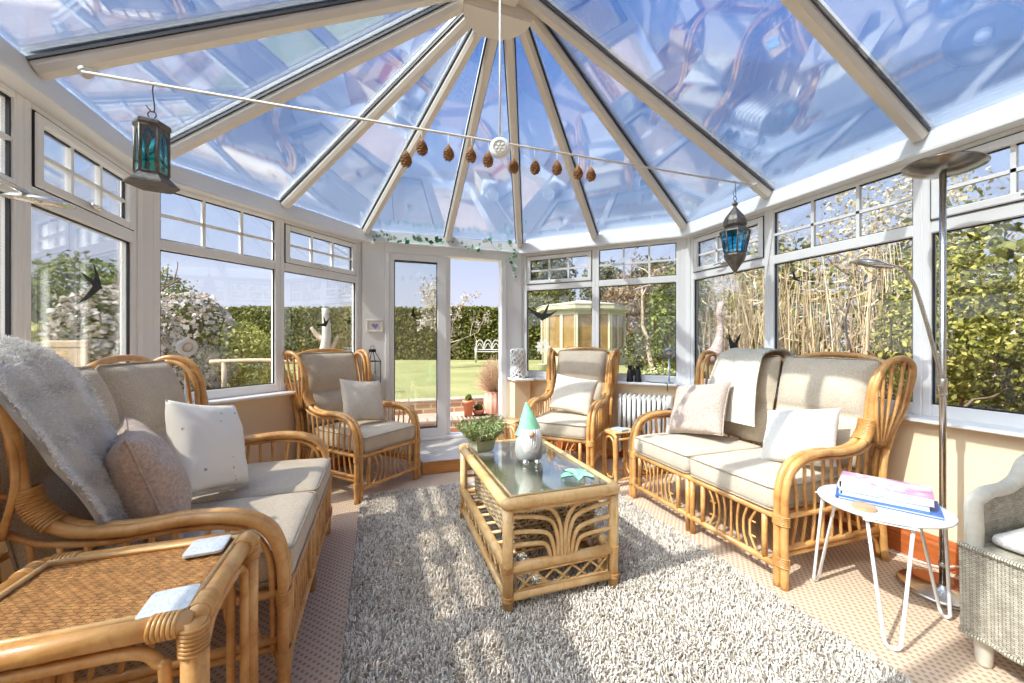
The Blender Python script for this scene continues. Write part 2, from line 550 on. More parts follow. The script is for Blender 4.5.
class MB:
    def __init__(s):
        s.v, s.f, s.uv = [], [], []
        s.flat = []

    def add(s, vs, fs, uvs=None, flat=False):
        b = len(s.v)
        s.v += [tuple(p) for p in vs]
        s.uv += list(uvs) if uvs else [(0, 0)] * len(vs)
        for f in fs:
            s.f.append(tuple(b + i for i in f))
            s.flat.append(flat)

    def box(s, c, size, m=None):
        x, y, z = [d / 2 for d in size]
        c = Vector(c)
        P = [Vector((i, j, k)) for k in (-z, z) for j in (-y, y) for i in (-x, x)]
        if m is not None:
            P = [m @ p for p in P]
        F = [(0, 2, 3, 1), (4, 5, 7, 6), (0, 1, 5, 4), (2, 6, 7, 3), (0, 4, 6, 2), (1, 3, 7, 5)]
        for f in F:   # split verts so uv can be metric
            q = [c + P[i] for i in f]
            e1, e2 = (q[1] - q[0]).length, (q[2] - q[1]).length
            # v along the more vertical edge
            if abs((q[1] - q[0]).normalized().z) > .7:
                uv = [(0, 0), (0, e1), (e2, e1), (e2, 0)]
            else:
                uv = [(0, 0), (e1, 0), (e1, e2), (0, e2)]
            s.add(q, [(0, 1, 2, 3)], uv, True)
        return s

    def bevbox(s, c, size, r=.004, m=None):
        """box with chamfered edges"""
        h = [d / 2 for d in size]
        r = min(r, min(h) * .9)
        V, idx = [], {}
        for i in (-1, 1):
            for j in (-1, 1):
                for k in (-1, 1):
                    for ax in range(3):
                        p = [i * h[0], j * h[1], k * h[2]]
                        for q in range(3):
                            if q != ax:
                                p[q] -= (i, j, k)[q] * r
                        idx[(i, j, k, ax)] = len(V)
                        V.append(Vector(p))
        F = []
        S = (-1, 1)
        for ax in range(3):
            o = [q for q in range(3) if q != ax]
            for sg in S:
                loop = []
                for a, b in ((-1, -1), (1, -1), (1, 1), (-1, 1)):
                    t = [0, 0, 0]
                    t[ax], t[o[0]], t[o[1]] = sg, a, b
                    loop.append(idx[(*t, ax)])
                F.append(loop)
        for ax in range(3):      # edges parallel to ax
            o = [q for q in range(3) if q != ax]
            for a in S:
                for b in S:
                    t0 = [0, 0, 0]
                    t0[ax], t0[o[0]], t0[o[1]] = -1, a, b
                    t1 = list(t0)
                    t1[ax] = 1
                    F.append([idx[(*t0, o[0])], idx[(*t1, o[0])], idx[(*t1, o[1])], idx[(*t0, o[1])]])
        for i in S:
            for j in S:
                for k in S:
                    F.append([idx[(i, j, k, q)] for q in range(3)])
        c = Vector(c)
        out = []
        for f in F:    # orient outwards
            cen = sum((V[i] for i in f), Vector()) / len(f)
            nn = (V[f[1]] - V[f[0]]).cross(V[f[2]] - V[f[1]])
            out.append(f if nn.dot(cen) > 0 else f[::-1])
        s.add([c + (m @ p if m is not None else p) for p in V], out, None, True)
        return s

    def tube(s, pts, r=.01, seg=8, caps=True, closed=False):
        P = [Vector(p) for p in pts]
        n = len(P)
        rr = r if hasattr(r, '__len__') else [r] * n
        T = []
        for i in range(n):
            a = P[(i - 1) % n] if (closed or i) else P[i]
            b = P[(i + 1) % n] if (closed or i < n - 1) else P[i]
            t = b - a
            T.append(t.normalized() if t.length > 1e-9 else Vector((0, 0, 1)))
        u = T[0].orthogonal().normalized()
        vs, uv = [], []
        acc = 0
        for i in range(n):
            if i:
                u = (u - T[i] * u.dot(T[i]))
                u = u.normalized() if u.length > 1e-6 else T[i].orthogonal().normalized()
                acc += (P[i] - P[i - 1]).length
            w = T[i].cross(u)
            for k in range(seg):
                a = 2 * PI * k / seg
                vs.append(P[i] + (u * math.cos(a) + w * math.sin(a)) * rr[i])
                uv.append((a * rr[i], acc))
        fs = []
        for i in range(n if closed else n - 1):
            j = (i + 1) % n
            for k in range(seg):
                k2 = (k + 1) % seg
                fs.append((i * seg + k, i * seg + k2, j * seg + k2, j * seg + k))
        if caps and not closed:
            fs.append(tuple(range(seg - 1, -1, -1)))
            fs.append(tuple((n - 1) * seg + k for k in range(seg)))
        s.add(vs, fs, uv)
        return s

    def lathe(s, prof, seg=24, c=(0, 0, 0), m=None, a0=0.0, a1=2 * PI, scale=(1, 1)):
        full = abs(a1 - a0 - 2 * PI) < 1e-6
        n = seg if full else seg + 1
        vs, fs, uv = [], [], []
        c = Vector(c)
        acc = 0
        for i, (r, z) in enumerate(prof):
            if i:
                acc += math.hypot(r - prof[i - 1][0], z - prof[i - 1][1])
            for k in range(n):
                a = a0 + (a1 - a0) * k / seg
                p = Vector((r * math.cos(a) * scale[0], r * math.sin(a) * scale[1], z))
                vs.append(c + (m @ p if m is not None else p))
                uv.append((a * max(r, .02), acc))
        for i in range(len(prof) - 1):
            for k in range(seg):
                k2 = (k + 1) % n if full else k + 1
                fs.append((i * n + k, i * n + k2, (i + 1) * n + k2, (i + 1) * n + k))
        if full:
            if prof[0][0] > 1e-5:
                fs.append(tuple(range(n - 1, -1, -1)))
            if prof[-1][0] > 1e-5:
                fs.append(tuple((len(prof) - 1) * n + k for k in range(n)))
        s.add(vs, fs, uv)
        return s

    def prism(s, poly, z0, z1, m=None):
        """extrude a 2-D polygon (x, y) from z0 to z1"""
        n = len(poly)
        vs = [Vector((x, y, z0)) for x, y in poly] + [Vector((x, y, z1)) for x, y in poly]
        if m is not None:
            vs = [m @ p for p in vs]
        uv = []
        fs = [tuple(range(n - 1, -1, -1)), tuple(range(n, 2 * n))]
        s.add(vs, fs, [(x, y) for x, y in poly] * 2, True)
        acc = 0
        for i in range(n):
            j = (i + 1) % n
            L = (Vector(poly[j]) - Vector(poly[i])).length
            q = [vs[i], vs[j], vs[n + j], vs[n + i]]
            s.add(q, [(0, 1, 2, 3)], [(acc, z0), (acc + L, z0), (acc + L, z1), (acc, z1)], True)
            acc += L
        return s

    def slab(s, poly3, thick):
        """a flat 3-D polygon thickened along its own normal"""
        P = [Vector(p) for p in poly3]
        nn = (P[1] - P[0]).cross(P[2] - P[0]).normalized() * thick
        n = len(P)
        vs = P + [p + nn for p in P]
        fs = [tuple(range(n - 1, -1, -1)), tuple(range(n, 2 * n))]
        for i in range(n):
            j = (i + 1) % n
            fs.append((i, j, n + j, n + i))
        s.add(vs, fs, None, True)
        return s

    def grid(s, fn, nu, nv, uvs=(1, 1), closed_u=False):
        vs, fs, uv = [], [], []
        for j in range(nv + 1):
            for i in range(nu + 1):
                vs.append(fn(i / nu, j / nv))
                uv.append((i / nu * uvs[0], j / nv * uvs[1]))
        w = nu + 1
        for j in range(nv):
            for i in range(nu):
                fs.append((j * w + i, j * w + i + 1, (j + 1) * w + i + 1, (j + 1) * w + i))
        s.add(vs, fs, uv)
        return s

    def xform(s, m):
        s.v = [tuple(m @ Vector(p)) for p in s.v]
        return s

    def build(s, name, mat, parent=None, smooth=True):
        me = bpy.data.meshes.new(name)
        me.from_pydata(s.v, [], s.f)
        uvl = me.uv_layers.new(name='UVMap')
        li = np.zeros(len(me.loops), dtype=np.int32)
        me.loops.foreach_get('vertex_index', li)
        uvl.data.foreach_set('uv', np.array(s.uv, dtype=np.float32)[li].ravel())
        if smooth:
            me.polygons.foreach_set('use_smooth', [not x for x in s.flat])
        me.materials.append(mat)
        me.update()
        o = bpy.data.objects.new(name, me)
        COL.objects.link(o)
        if parent:
            o.parent = parent
        return o


def thing(name, label, cat, loc=(0, 0, 0), rz=0.0, group=None):
    o = bpy.data.objects.new(name, None)
    o.empty_display_size = .1
    COL.objects.link(o)
    o.location = loc
    o.rotation_euler = (0, 0, rz)
    o['label'] = label
    o['category'] = cat
    if group:
        o['group'] = group
    return o


def tag(o, label, cat, group=None, kind=None):
    o['label'] = label
    o['category'] = cat
    if group:
        o['group'] = group
    if kind:
        o['kind'] = kind
    return o


def struct(name, loc=(0, 0, 0)):
    o = bpy.data.objects.new(name, None)
    COL.objects.link(o)
    o.location = loc
    o['kind'] = 'structure'
    return o


def S(o):
    o['kind'] = 'structure'
    return o


def dup(root, loc=None, rz=None, label=None):
    r = root.copy()
    COL.objects.link(r)
    if loc is not None:
        r.location = loc
    if rz is not None:
        r.rotation_euler = (0, 0, rz)
    if label:
        r['label'] = label
    for ch in list(root.children):
        c = ch.copy()
        COL.objects.link(c)
        c.parent = r
        for g in list(ch.children):
            d = g.copy()
            COL.objects.link(d)
            d.parent = c
    return r


def frame_of(normal, up=(0, 0, 1), loc=(0, 0, 0), roll=0.0):
    """matrix whose local z is NORMAL and local y is as near UP as can be"""
    z = Vector(normal).normalized()
    y = Vector(up) - z * z.dot(Vector(up))
    y.normalize()
    x = y.cross(z)
    m = Matrix((x, y, z)).transposed().to_4x4()
    return Matrix.Translation(loc) @ m @ Matrix.Rotation(roll, 4, 'Z')


def bend_noise(p, s, a, off=0.0):
    q = Vector(p) * s + Vector((off, off * 1.7, off * .3))
    return Vector((noise.noise(q), noise.noise(q + Vector((11, 3, 7))), noise.noise(q + Vector((5, 17, 2))))) * a


def pad(mb, c, size, r=.03, puff=.015, n=14, wob=.004, off=0.0, m=None):
    """upholstered box cushion with rounded edges"""
    h = [d / 2 for d in size]
    ts = [math.copysign(abs(t) ** .75, t) for t in np.linspace(-1, 1, n)]
    V, key, F = [], {}, []

    def vert(p):
        q = [max(-(h[i] - r), min(h[i] - r, p[i] * h[i])) for i in range(3)]
        d = Vector((p[0] * h[0] - q[0], p[1] * h[1] - q[1], p[2] * h[2] - q[2]))
        o = Vector(q) + d.normalized() * r
        k = (1 - (o.x / h[0]) ** 2) * (1 - (o.y / h[1]) ** 2)
        o.z += math.copysign(puff * max(0, k) ** .7, o.z) if abs(o.z) > h[2] * .3 else 0
        kk = 1 - (o.z / h[2]) ** 2 if abs(o.z) < h[2] else 0
        o.x += math.copysign(.006 * kk, o.x)
        o.y += math.copysign(.006 * kk, o.y)
        o += bend_noise(o, 9, wob, off)
        kx = tuple(round(a, 5) for a in o)
        if kx not in key:
            key[kx] = len(V)
            V.append(o)
        return key[kx]
    for ax in range(3):
        for sg in (-1, 1):
            o = [q for q in range(3) if q != ax]
            if (ax == 1) == (sg == 1):
                o = o[::-1]
            g = []
            for a in ts:
                row = []
                for b in ts:
                    p = [0, 0, 0]
                    p[ax], p[o[0]], p[o[1]] = sg, a, b
                    row.append(vert(p))
                g.append(row)
            for i in range(n - 1):
                for j in range(n - 1):
                    f = [g[i][j], g[i + 1][j], g[i + 1][j + 1], g[i][j + 1]]
                    if len(set(f)) == 4:
                        F.append(f)
    c = Vector(c)
    mb.add([c + (m @ p if m is not None else p) for p in V], F)
    return mb


def pillow(name, mat, hw, hh, t, mtx, label, cat='cushion', wr=.012, off=0.0, group=None, pipe=None):
    n = 26
    mb = MB()

    def side(sg):
        def fn(u, v):
            a, b = u * 2 - 1, v * 2 - 1
            a = math.copysign(abs(a) ** .85, a)
            b = math.copysign(abs(b) ** .85, b)
            k = max(0, (1 - a * a) * (1 - b * b))
            x = hw * a * (1 - .07 * (1 - b * b))
            y = hh * b * (1 - .07 * (1 - a * a))
            z = sg * t * k ** .42
            p = Vector((x, y, z))
            w = bend_noise(p, 8, wr, off + sg) * min(1, k * 3)
            # creases that run from the corners
            w.z += .35 * wr * math.sin(14 * (abs(a) - abs(b)) + off) * k ** .5 * (1 - k)
            w.y -= .02 * abs(z) / t * (1 if b < 0 else .4)
            return p + w
        return fn
    mb.grid(side(1), n, n)
    mb.grid(lambda u, v: side(-1)(1 - u, v), n, n)
    o = mb.build(name, mat)
    # weld the rim
    import bmesh
    bm = bmesh.new()
    bm.from_mesh(o.data)
    bmesh.ops.remove_doubles(bm, verts=bm.verts, dist=1e-4)
    bm.to_mesh(o.data)
    bm.free()
    o.matrix_world = mtx
    tag(o, label, cat, group)
    if pipe:
        q = MB()
        ring = []
        fs = side(1)
        for k in range(64):
            t4 = k / 16
            if t4 < 1:
                uv = (t4, 0)
            elif t4 < 2:
                uv = (1, t4 - 1)
            elif t4 < 3:
                uv = (3 - t4, 1)
            else:
                uv = (0, 4 - t4)
            ring.append(fs(*uv))
        q.tube(ring, .004, 6, closed=True)
        q.build('piping', pipe, o)
    return o


def fuzz(name, mat, pts, nrm, size, parent, seed, aspect=.08):
    rng = np.random.default_rng(seed)
    n = len(pts)
    t = nrm + rng.normal(size=(n, 3)) * .75
    t /= np.linalg.norm(t, axis=1)[:, None]
    b = np.cross(t, rng.normal(size=(n, 3)))
    b /= np.linalg.norm(b, axis=1)[:, None]
    s = size * (.5 + rng.random(n))[:, None]
    V = np.stack([pts - b * s * aspect, pts + b * s * aspect, pts + t * s], axis=1).reshape(-1, 3)
    me = bpy.data.meshes.new(name)
    me.from_pydata([tuple(v) for v in V], [], [(3 * k, 3 * k + 1, 3 * k + 2) for k in range(n)])
    me.materials.append(mat)
    o = bpy.data.objects.new(name, me)
    COL.objects.link(o)
    o.parent = parent
    o['kind'] = 'stuff'
    return o


def leaf_cloud(name, mat, blobs, size, parent=None, seed=0, aspect=.5, shell=.55, up=0.0, bend=.25):
    """mass of small separate leaves filling ellipsoids: blobs = (cx,cy,cz, rx,ry,rz, count)"""
    rng = np.random.default_rng(seed)
    cs, ns = [], []
    for cx, cy, cz, rx, ry, rz, n in blobs:
        d = rng.normal(size=(n, 3))
        d /= np.linalg.norm(d, axis=1)[:, None]
        rad = shell + (1 - shell) * rng.random(n) ** .6
        lump = 1 + .16 * np.sin(d[:, 0] * 7 + seed) * np.sin(d[:, 1] * 6 + 1.3 * seed) * np.sin(d[:, 2] * 8 + seed)
        p = d * (rad * lump)[:, None] * np.array([rx, ry, rz]) + np.array([cx, cy, cz])
        cs.append(p)
        ns.append(d)
    c = np.concatenate(cs)
    nrm = np.concatenate(ns)
    return leaves_at(name, mat, c, nrm, size, parent, rng, aspect, up, bend)


def leaves_at(name, mat, c, nrm, size, parent, rng, aspect=.5, up=0.0, bend=.25, tone=None):
    n = len(c)
    nn = nrm + rng.normal(size=(n, 3)) * .7
    nn[:, 2] += up
    nn /= np.linalg.norm(nn, axis=1)[:, None]
    t = rng.normal(size=(n, 3))
    t -= nn * np.sum(t * nn, axis=1)[:, None]
    t /= np.linalg.norm(t, axis=1)[:, None]
    b = np.cross(nn, t)
    s = size * (.6 + .8 * rng.random(n))[:, None]
    w = s * aspect
    tip = c + t * s * .5 - nn * s * bend
    base = c - t * s * .5 - nn * s * bend * .5
    lf = c + b * w * .5
    rt = c - b * w * .5
    V = np.stack([base, rt, tip, lf], axis=1).reshape(-1, 3)
    me = bpy.data.meshes.new(name)
    me.vertices.add(4 * n)
    me.vertices.foreach_set('co', V.astype(np.float32).ravel())
    me.loops.add(4 * n)
    me.loops.foreach_set('vertex_index', np.arange(4 * n, dtype=np.int32))
    me.polygons.add(n)
    me.polygons.foreach_set('loop_start', np.arange(0, 4 * n, 4, dtype=np.int32))
    me.polygons.foreach_set('loop_total', np.full(n, 4, dtype=np.int32))
    me.update(calc_edges=True)
    at_ = me.attributes.new('tone', 'FLOAT', 'POINT')
    tv = rng.random(n) if tone is None else tone
    at_.data.foreach_set('value', np.repeat(tv, 4).astype(np.float32))
    me.materials.append(mat)
    o = bpy.data.objects.new(name, me)
    COL.objects.link(o)
    if parent:
        o.parent = parent
    return o
SKY, SUN, EXPO, FILL_GLOW = .57, 3.9, .95, 6.0

# ================================================================ THE ROOM
XL, XR, YB, YD = -1.248, 2.601, -1.7, 3.9
PATH = [Vector(p) for p in ((XL, YB), (XL, 2.77), (-.13, YD), (1.428, YD), (XR, 2.78), (XR, YB))]
SIDE = ['left', 'front_left', 'front', 'front_right', 'right']
ZE, ZHEAD, ZSILL = 2.165, 2.05, .722
WO = .05      # window frames stand this far back from the wall face


def offset_path(d):
    out = []
    for i, p in enumerate(PATH):
        ns = []
        for a, b in ((i - 1, i), (i, i + 1)):
            if 0 <= a and b < len(PATH):
                t = (PATH[b] - PATH[a]).normalized()
                ns.append(Vector((-t.y, t.x)))
        if len(ns) == 1:
            out.append(p + ns[0] * d)
        else:
            m = (ns[0] + ns[1]).normalized()
            out.append(p + m * (d / m.dot(ns[0])))
    return out


def extrude_section(mb, i, sec):
    """sweep a closed section [(offset, z), ...] along path segment i with mitred ends"""
    offs = [offset_path(d) for d, z in sec]
    a = [Vector((offs[k][i].x, offs[k][i].y, sec[k][1])) for k in range(len(sec))]
    b = [Vector((offs[k][i + 1].x, offs[k][i + 1].y, sec[k][1])) for k in range(len(sec))]
    n = len(sec)
    L = (PATH[i + 1] - PATH[i]).length
    for k in range(n):
        j = (k + 1) % n
        w = (Vector(sec[j]) - Vector(sec[k])).length
        mb.add([a[k], b[k], b[j], a[j]], [(0, 1, 2, 3)], [(0, 0), (L, 0), (L, w), (0, w)], True)
    mb.add(a, [tuple(range(n))], None, True)
    mb.add(b, [tuple(range(n - 1, -1, -1))], None, True)


# floor: carpet over the whole plan
fl = MB()
inner = offset_path(.02)
fl.prism([(p.x, p.y) for p in inner][::-1], -.12, 0)
S(fl.build('floor', M['carpet'], smooth=False))

for i, sd in enumerate(SIDE):
    if sd != 'front':
        w = MB()
        extrude_section(w, i, [(0, 0), (0, .70), (.24, .70), (.24, -.12), (.0, -.12)])
        S(w.build('wall_' + sd, M['wall'], smooth=False))
        k = MB()
        extrude_section(k, i, [(-.055, .70), (-.062, .705), (-.062, .717), (-.056, ZSILL), (.07, ZSILL), (.07, .70)])
        k2 = MB()
        S(k.build('trim_%d' % (i + 1), M['upvc'], smooth=False))
        b = MB()
        extrude_section(b, i, [(-.001, 0.001), (-.02, 0.001), (-.02, .105), (-.014, .118), (-.014, .128), (-.008, .145), (-.001, .145)])
        S(b.build('baseboard_' + sd, M['skirting'], smooth=False))
wb = MB()
wb.box(((XL + XR) / 2, YB - .1, 1.55), (XR - XL + .6, .2, 3.4))
S(wb.build('wall_back', M['wall'], smooth=False))

# step in front of the door
st = struct('trim_6')
q = MB(); q.bevbox((.69, 3.57, .053), (.72, .66, .106), .006)
q.build('step_riser', M['riser'], st, False)
q = MB(); q.bevbox((.69, 3.565, .111), (.73, .68, .012), .004)
q.build('step_top', M['step_vinyl'], st, False)

# corner posts
for ci in range(1, 5):
    p = offset_path(WO)[ci]
    t0 = (PATH[ci] - PATH[ci - 1]).normalized()
    t1 = (PATH[ci + 1] - PATH[ci]).normalized()
    o2 = offset_path(WO + .075)[ci]
    n0, n1 = Vector((-t0.y, t0.x)), Vector((-t1.y, t1.x))
    w = .05
    poly = [p - t0 * w - n0 * .006, p - n0.lerp(n1, .5).normalized() * .006, p + t1 * w - n1 * .006, p + t1 * w + n1 * .075, o2, p - t0 * w + n0 * .075]
    q = MB()
    q.prism([(v.x, v.y) for v in poly][::-1], ZSILL - .002, ZHEAD + .01)
    S(q.build('trim_%d' % (6 + ci), M['upvc'], smooth=False))

WN = [0]


def frame_bar(mb, x0, x1, z0, z1, y0=0.0, y1=.055, r=.005):
    mb.bevbox(((x0 + x1) / 2, (y0 + y1) / 2, (z0 + z1) / 2), (x1 - x0, y1 - y0, z1 - z0), r)


def gasket_ring(mb, x0, x1, z0, z1, y=.02, w=.006, d=.012):
    for a, b, c_, d_ in ((x0, x1, z0, z0 + w), (x0, x1, z1 - w, z1), (x0, x0 + w, z0 + w, z1 - w), (x1 - w, x1, z0 + w, z1 - w)):
        mb.box(((a + b) / 2, y, (c_ + d_) / 2), (b - a, d, d_ - c_))


def window(A, t, x0, w, opener):
    """one window light: frame, main pane below the transom, top light with glazing bars"""
    WN[0] += 1
    root = struct('window_%d' % WN[0], (A.x + t.x * x0, A.y + t.y * x0, 0))
    root.rotation_euler = (0, 0, math.atan2(t.y, t.x))
    j = .036
    zb, zt0, zt1, zg = .785, 1.655, 1.718, 2.022
    f = MB()
    frame_bar(f, 0, j, ZSILL, ZHEAD)
    frame_bar(f, w - j, w, ZSILL, ZHEAD)
    frame_bar(f, j, w - j, ZSILL, zb)
    frame_bar(f, j, w - j, zt0, zt1)
    frame_bar(f, j, w - j, zg, ZHEAD)
    f.build('window_frame', M['upvc'], root, False)
    g = MB()
    gasket_ring(g, j, w - j, zb, zt0)
    p = MB()
    p.box((w / 2, .03, (zb + zt0) / 2), (w - 2 * j, .006, zt0 - zb))
    p.build('pane', M['glass'], root, False)
    a0, a1, c0, c1, yy = j, w - j, zt1, zg, 0.0
    if opener:
        s_ = MB()
        e = .042
        frame_bar(s_, a0 + .004, a0 + e, c0 + .004, c1 - .004, -.012, .03)
        frame_bar(s_, a1 - e, a1 - .004, c0 + .004, c1 - .004, -.012, .03)
        frame_bar(s_, a0 + e, a1 - e, c0 + .004, c0 + e, -.012, .03)
        frame_bar(s_, a0 + e, a1 - e, c1 - e, c1 - .004, -.012, .03)
        sash = s_.build('sash', M['upvc'], root, False)
        h = MB()
        h.bevbox((w / 2, -.022, c0 + .026), (.06, .014, .02), .004)
        h.tube(crom([(w / 2, -.03, c0 + .026), (w / 2 + .01, -.042, c0 + .024), (w / 2 - .03, -.046, c0 + .02), (w / 2 - .07, -.044, c0 + .018)], 4), .006, 8)
        h.build('handle', M['chrome'], sash)
        ln = MB()
        gasket_ring(ln, a0, a1, c0, c1, -.002, .005, .006)
        ln.build('shadow_gap_seal', M['gasket'], sash, False)
        a0, a1, c0, c1 = a0 + e, a1 - e, c0 + e, c1 - e
    gasket_ring(g, a0, a1, c0, c1)
    g.build('gasket', M['gasket'], root, False)
    p = MB()
    p.box((w / 2, .022, (c0 + c1) / 2), (a1 - a0, .006, c1 - c0))
    pn = p.build('top_pane', M['glass'], root, False)
    bq = MB()
    for k in (1, 2):
        bq.box((a0 + (a1 - a0) * k / 3, .023, (c0 + c1) / 2), (.017, .022, c1 - c0))
    bq.box((w / 2, .023, (c0 + c1) / 2 - .004), (a1 - a0, .022, .017))
    bq.build('glazing_bar', M['upvc'], pn, False)
    return root


MUL = [1.98, 1.17, .36, -.45, -1.26]
PW = offset_path(WO)
MULW = [2.015, 1.19, .365, -.45, -1.26]


def bay(i, cuts, openers):
    t = (PW[i + 1] - PW[i]).normalized()
    for k in range(len(cuts) - 1):
        window(PW[i], t, cuts[k], cuts[k + 1] - cuts[k], k in openers)


bay(0, [y - YB for y in [YB] + MULW[::-1] + [PW[1].y - .05]], (5, 3, 1))
for i, op in ((1, 1), (3, 0)):
    L = (PW[i + 1] - PW[i]).length
    bay(i, [.05, L / 2, L - .05], (op,))
bay(4, [PW[4].y - y for y in [PW[4].y - .05] + MULW + [YB]], (0, 2, 4))

# door bay
db = struct('wall_front')
q = MB(); q.bevbox(((-.16 + .0478) / 2, YD + .04, 1.085), (.0478 + .16, .075, 1.93), .004)
q.build('side_panel', M['upvc'], db, False)
q = MB(); q.bevbox(((1.275 + 1.455) / 2, YD + .04, 1.085), (1.455 - 1.275, .075, 1.93), .004)
q.build('side_panel', M['upvc'], db, False)
q = MB(); q.box((.649, YD + .12, -.0), (1.6, .24, .24))
q.build('threshold_base', M['wall'], db, False)

dr = struct('door_1')
f = MB()
for x0, x1, z0, z1 in ((.0478, .088, .12, 1.966), (1.222, 1.275, .12, 1.966), (.0478, 1.275, 1.966, ZHEAD + .004), (.0478, 1.275, .118, .15)):
    frame_bar(f, x0, x1, z0, z1, YD - .012, YD + .11)
f.build('door_frame', M['upvc'], dr, False)
for nm, x0, x1, y0, sl in (('sliding_leaf', .088, .640, YD - .002, .044), ('sliding_leaf', .090, .690, YD + .052, .04)):
    f = MB()
    y1 = y0 + .045
    sr = .092 if y0 < YD + .02 else .1
    frame_bar(f, x0, x0 + sl, .15, 1.966, y0, y1)
    frame_bar(f, x1 - sr, x1, .15, 1.966, y0, y1)
    frame_bar(f, x0 + sl, x1 - sr, .15, .238, y0, y1)
    frame_bar(f, x0 + sl, x1 - sr, 1.9, 1.966, y0, y1)
    lf = f.build(nm, M['upvc'], dr, False)
    g = MB()
    for a, b, c_, d_ in ((x0 + sl, x1 - sr, .238, .246), (x0 + sl, x1 - sr, 1.892, 1.9), (x0 + sl, x0 + sl + .008, .246, 1.892), (x1 - sr - .008, x1 - sr, .246, 1.892)):
        g.box(((a + b) / 2, y0 + .012, (c_ + d_) / 2), (b - a, .014, d_ - c_))
    g.build('gasket', M['gasket'], lf, False)
    g = MB(); g.box(((x0 + x1 + sl - sr) / 2, y0 + .022, (.238 + 1.9) / 2), (x1 - x0 - sl - sr, .006, 1.662))
    g.build('pane', M['glass'], lf, False)

# sill returns beside the door
q = MB(); q.bevbox((1.40, 3.80, .711), (.22, .26, .022), .004)
q.build('sill_return', M['upvc'], db, False)
q = MB(); q.box((1.40, 3.83, .35), (.17, .20, .70))
q.build('wall_return', M['wall'], db, False)
q = MB(); q.bevbox((-.10, 3.81, .711), (.20, .24, .022), .004)
q.build('sill_return', M['upvc'], db, False)
q = MB(); q.box((-.10, 3.84, .35), (.15, .18, .70))
q.build('wall_return', M['wall'], db, False)

# eaves beam
for i, sd in enumerate(SIDE):
    q = MB()
    extrude_section(q, i, [(-.03, ZHEAD), (-.03, ZHEAD + .014), (-.02, ZHEAD + .022), (.0, ZE), (.05, ZE + .01), (.10, ZE + .01), (.10, ZHEAD)])
    S(q.build('eaves_beam', M['upvc'], smooth=False))
    q = MB()
    extrude_section(q, i, [(.103, 2.12), (.103, 2.19), (.112, 2.19), (.112, 2.13), (.172, 2.13), (.172, 2.18), (.18, 2.18), (.18, 2.12)])
    S(q.build('eaves_beam_gutter_trim', M['upvc'], smooth=False))

# ---------------------------------------------------------------- roof
RX, RY, RZ = .655, 2.0, 3.10
ceil_ = struct('ceiling')
eo = offset_path(.10)
ZG = ZE + .02 + .0


def glass_pane(poly):
    q = MB()
    q.slab(poly, .012)
    q.build('roof_pane', M['roof_glass'], ceil_, False)


def V3(p, z):
    return Vector((p.x, p.y, z))


# the plane of each slope runs from the outer edge of the beam to the ridge
apex = Vector((RX, RY, RZ))
ridge_end = Vector((RX, YB, RZ))


def rafter(E, T, w=.062, dep=.052):
    """E eaves point, T top point, both on the glass plane"""
    d = (T - E).normalized()
    sdir = d.cross(Vector((0, 0, 1))).normalized()
    up = sdir.cross(d).normalized()
    m = Matrix((sdir, d, up)).transposed()
    c = (E + T) / 2
    L = (T - E).length
    q = MB()
    # moulded underside: wide top, chamfered lower edges
    sec = [(-w / 2, .0), (-w / 2, -dep * .55), (-w / 2 + .012, -dep), (w / 2 - .012, -dep), (w / 2, -dep * .55), (w / 2, .0)]
    a = [c + m @ Vector((x, -L / 2, z)) for x, z in sec]
    b = [c + m @ Vector((x, L / 2, z)) for x, z in sec]
    n = len(sec)
    for k in range(n):
        j = (k + 1) % n
        q.add([a[k], a[j], b[j], b[k]], [(0, 1, 2, 3)], None, True)
    q.add(a, [tuple(range(n - 1, -1, -1))], None, True)
    q.add(b, [tuple(range(n))], None, True)
    rf = q.build('rafter', M['roof_upvc'], ceil_, False)
    g = MB()
    for sx in (-1, 1):
        g.box(c + m @ Vector((sx * (w / 2 + .004), 0, -.004)), (.008, L, .012), m)
    g.build('gasket', M['gasket'], rf, False)
    g = MB()
    g.box(c + m @ Vector((0, 0, .026)), (w + .012, L, .02), m)
    g.build('capping', M['upvc'], rf, False)


ends = []
yl = [YB] + MUL[::-1]
# slopes: left, right
for X, o in ((XL, eo[0].x), (XR, eo[5].x)):
    for k in range(len(yl)):
        y = yl[k]
        if k:
            E = Vector((X, y, ZE))
            T = Vector((RX, RY if k == len(yl) - 1 else y, RZ))
            rafter(E, T)
    for k in range(len(yl) - 1):
        y0, y1 = yl[k], yl[k + 1]
        t1 = RY if k == len(yl) - 2 else y1
        poly = [Vector((X, y0, ZE)), Vector((X, y1, ZE)), Vector((RX, t1, RZ)), Vector((RX, y0, RZ))]
        if X > 0:
            poly = poly[::-1]
        glass_pane(poly if X > 0 else poly[::-1])
    cc = PATH[1] if X < 0 else PATH[4]
    poly = [Vector((X, MUL[0], ZE)), V3(cc, ZE), apex]
    glass_pane(poly[::-1] if X < 0 else poly)
for a, b in ((1, 2), (2, 3), (3, 4)):
    pa, pb = V3(PATH[a], ZE), V3(PATH[b], ZE)
    mid = (pa + pb) / 2
    rafter(pa, apex)
    rafter(mid, apex)
    glass_pane([apex, mid, pa])
    glass_pane([apex, pb, mid])
rafter(V3(PATH[4], ZE), apex)
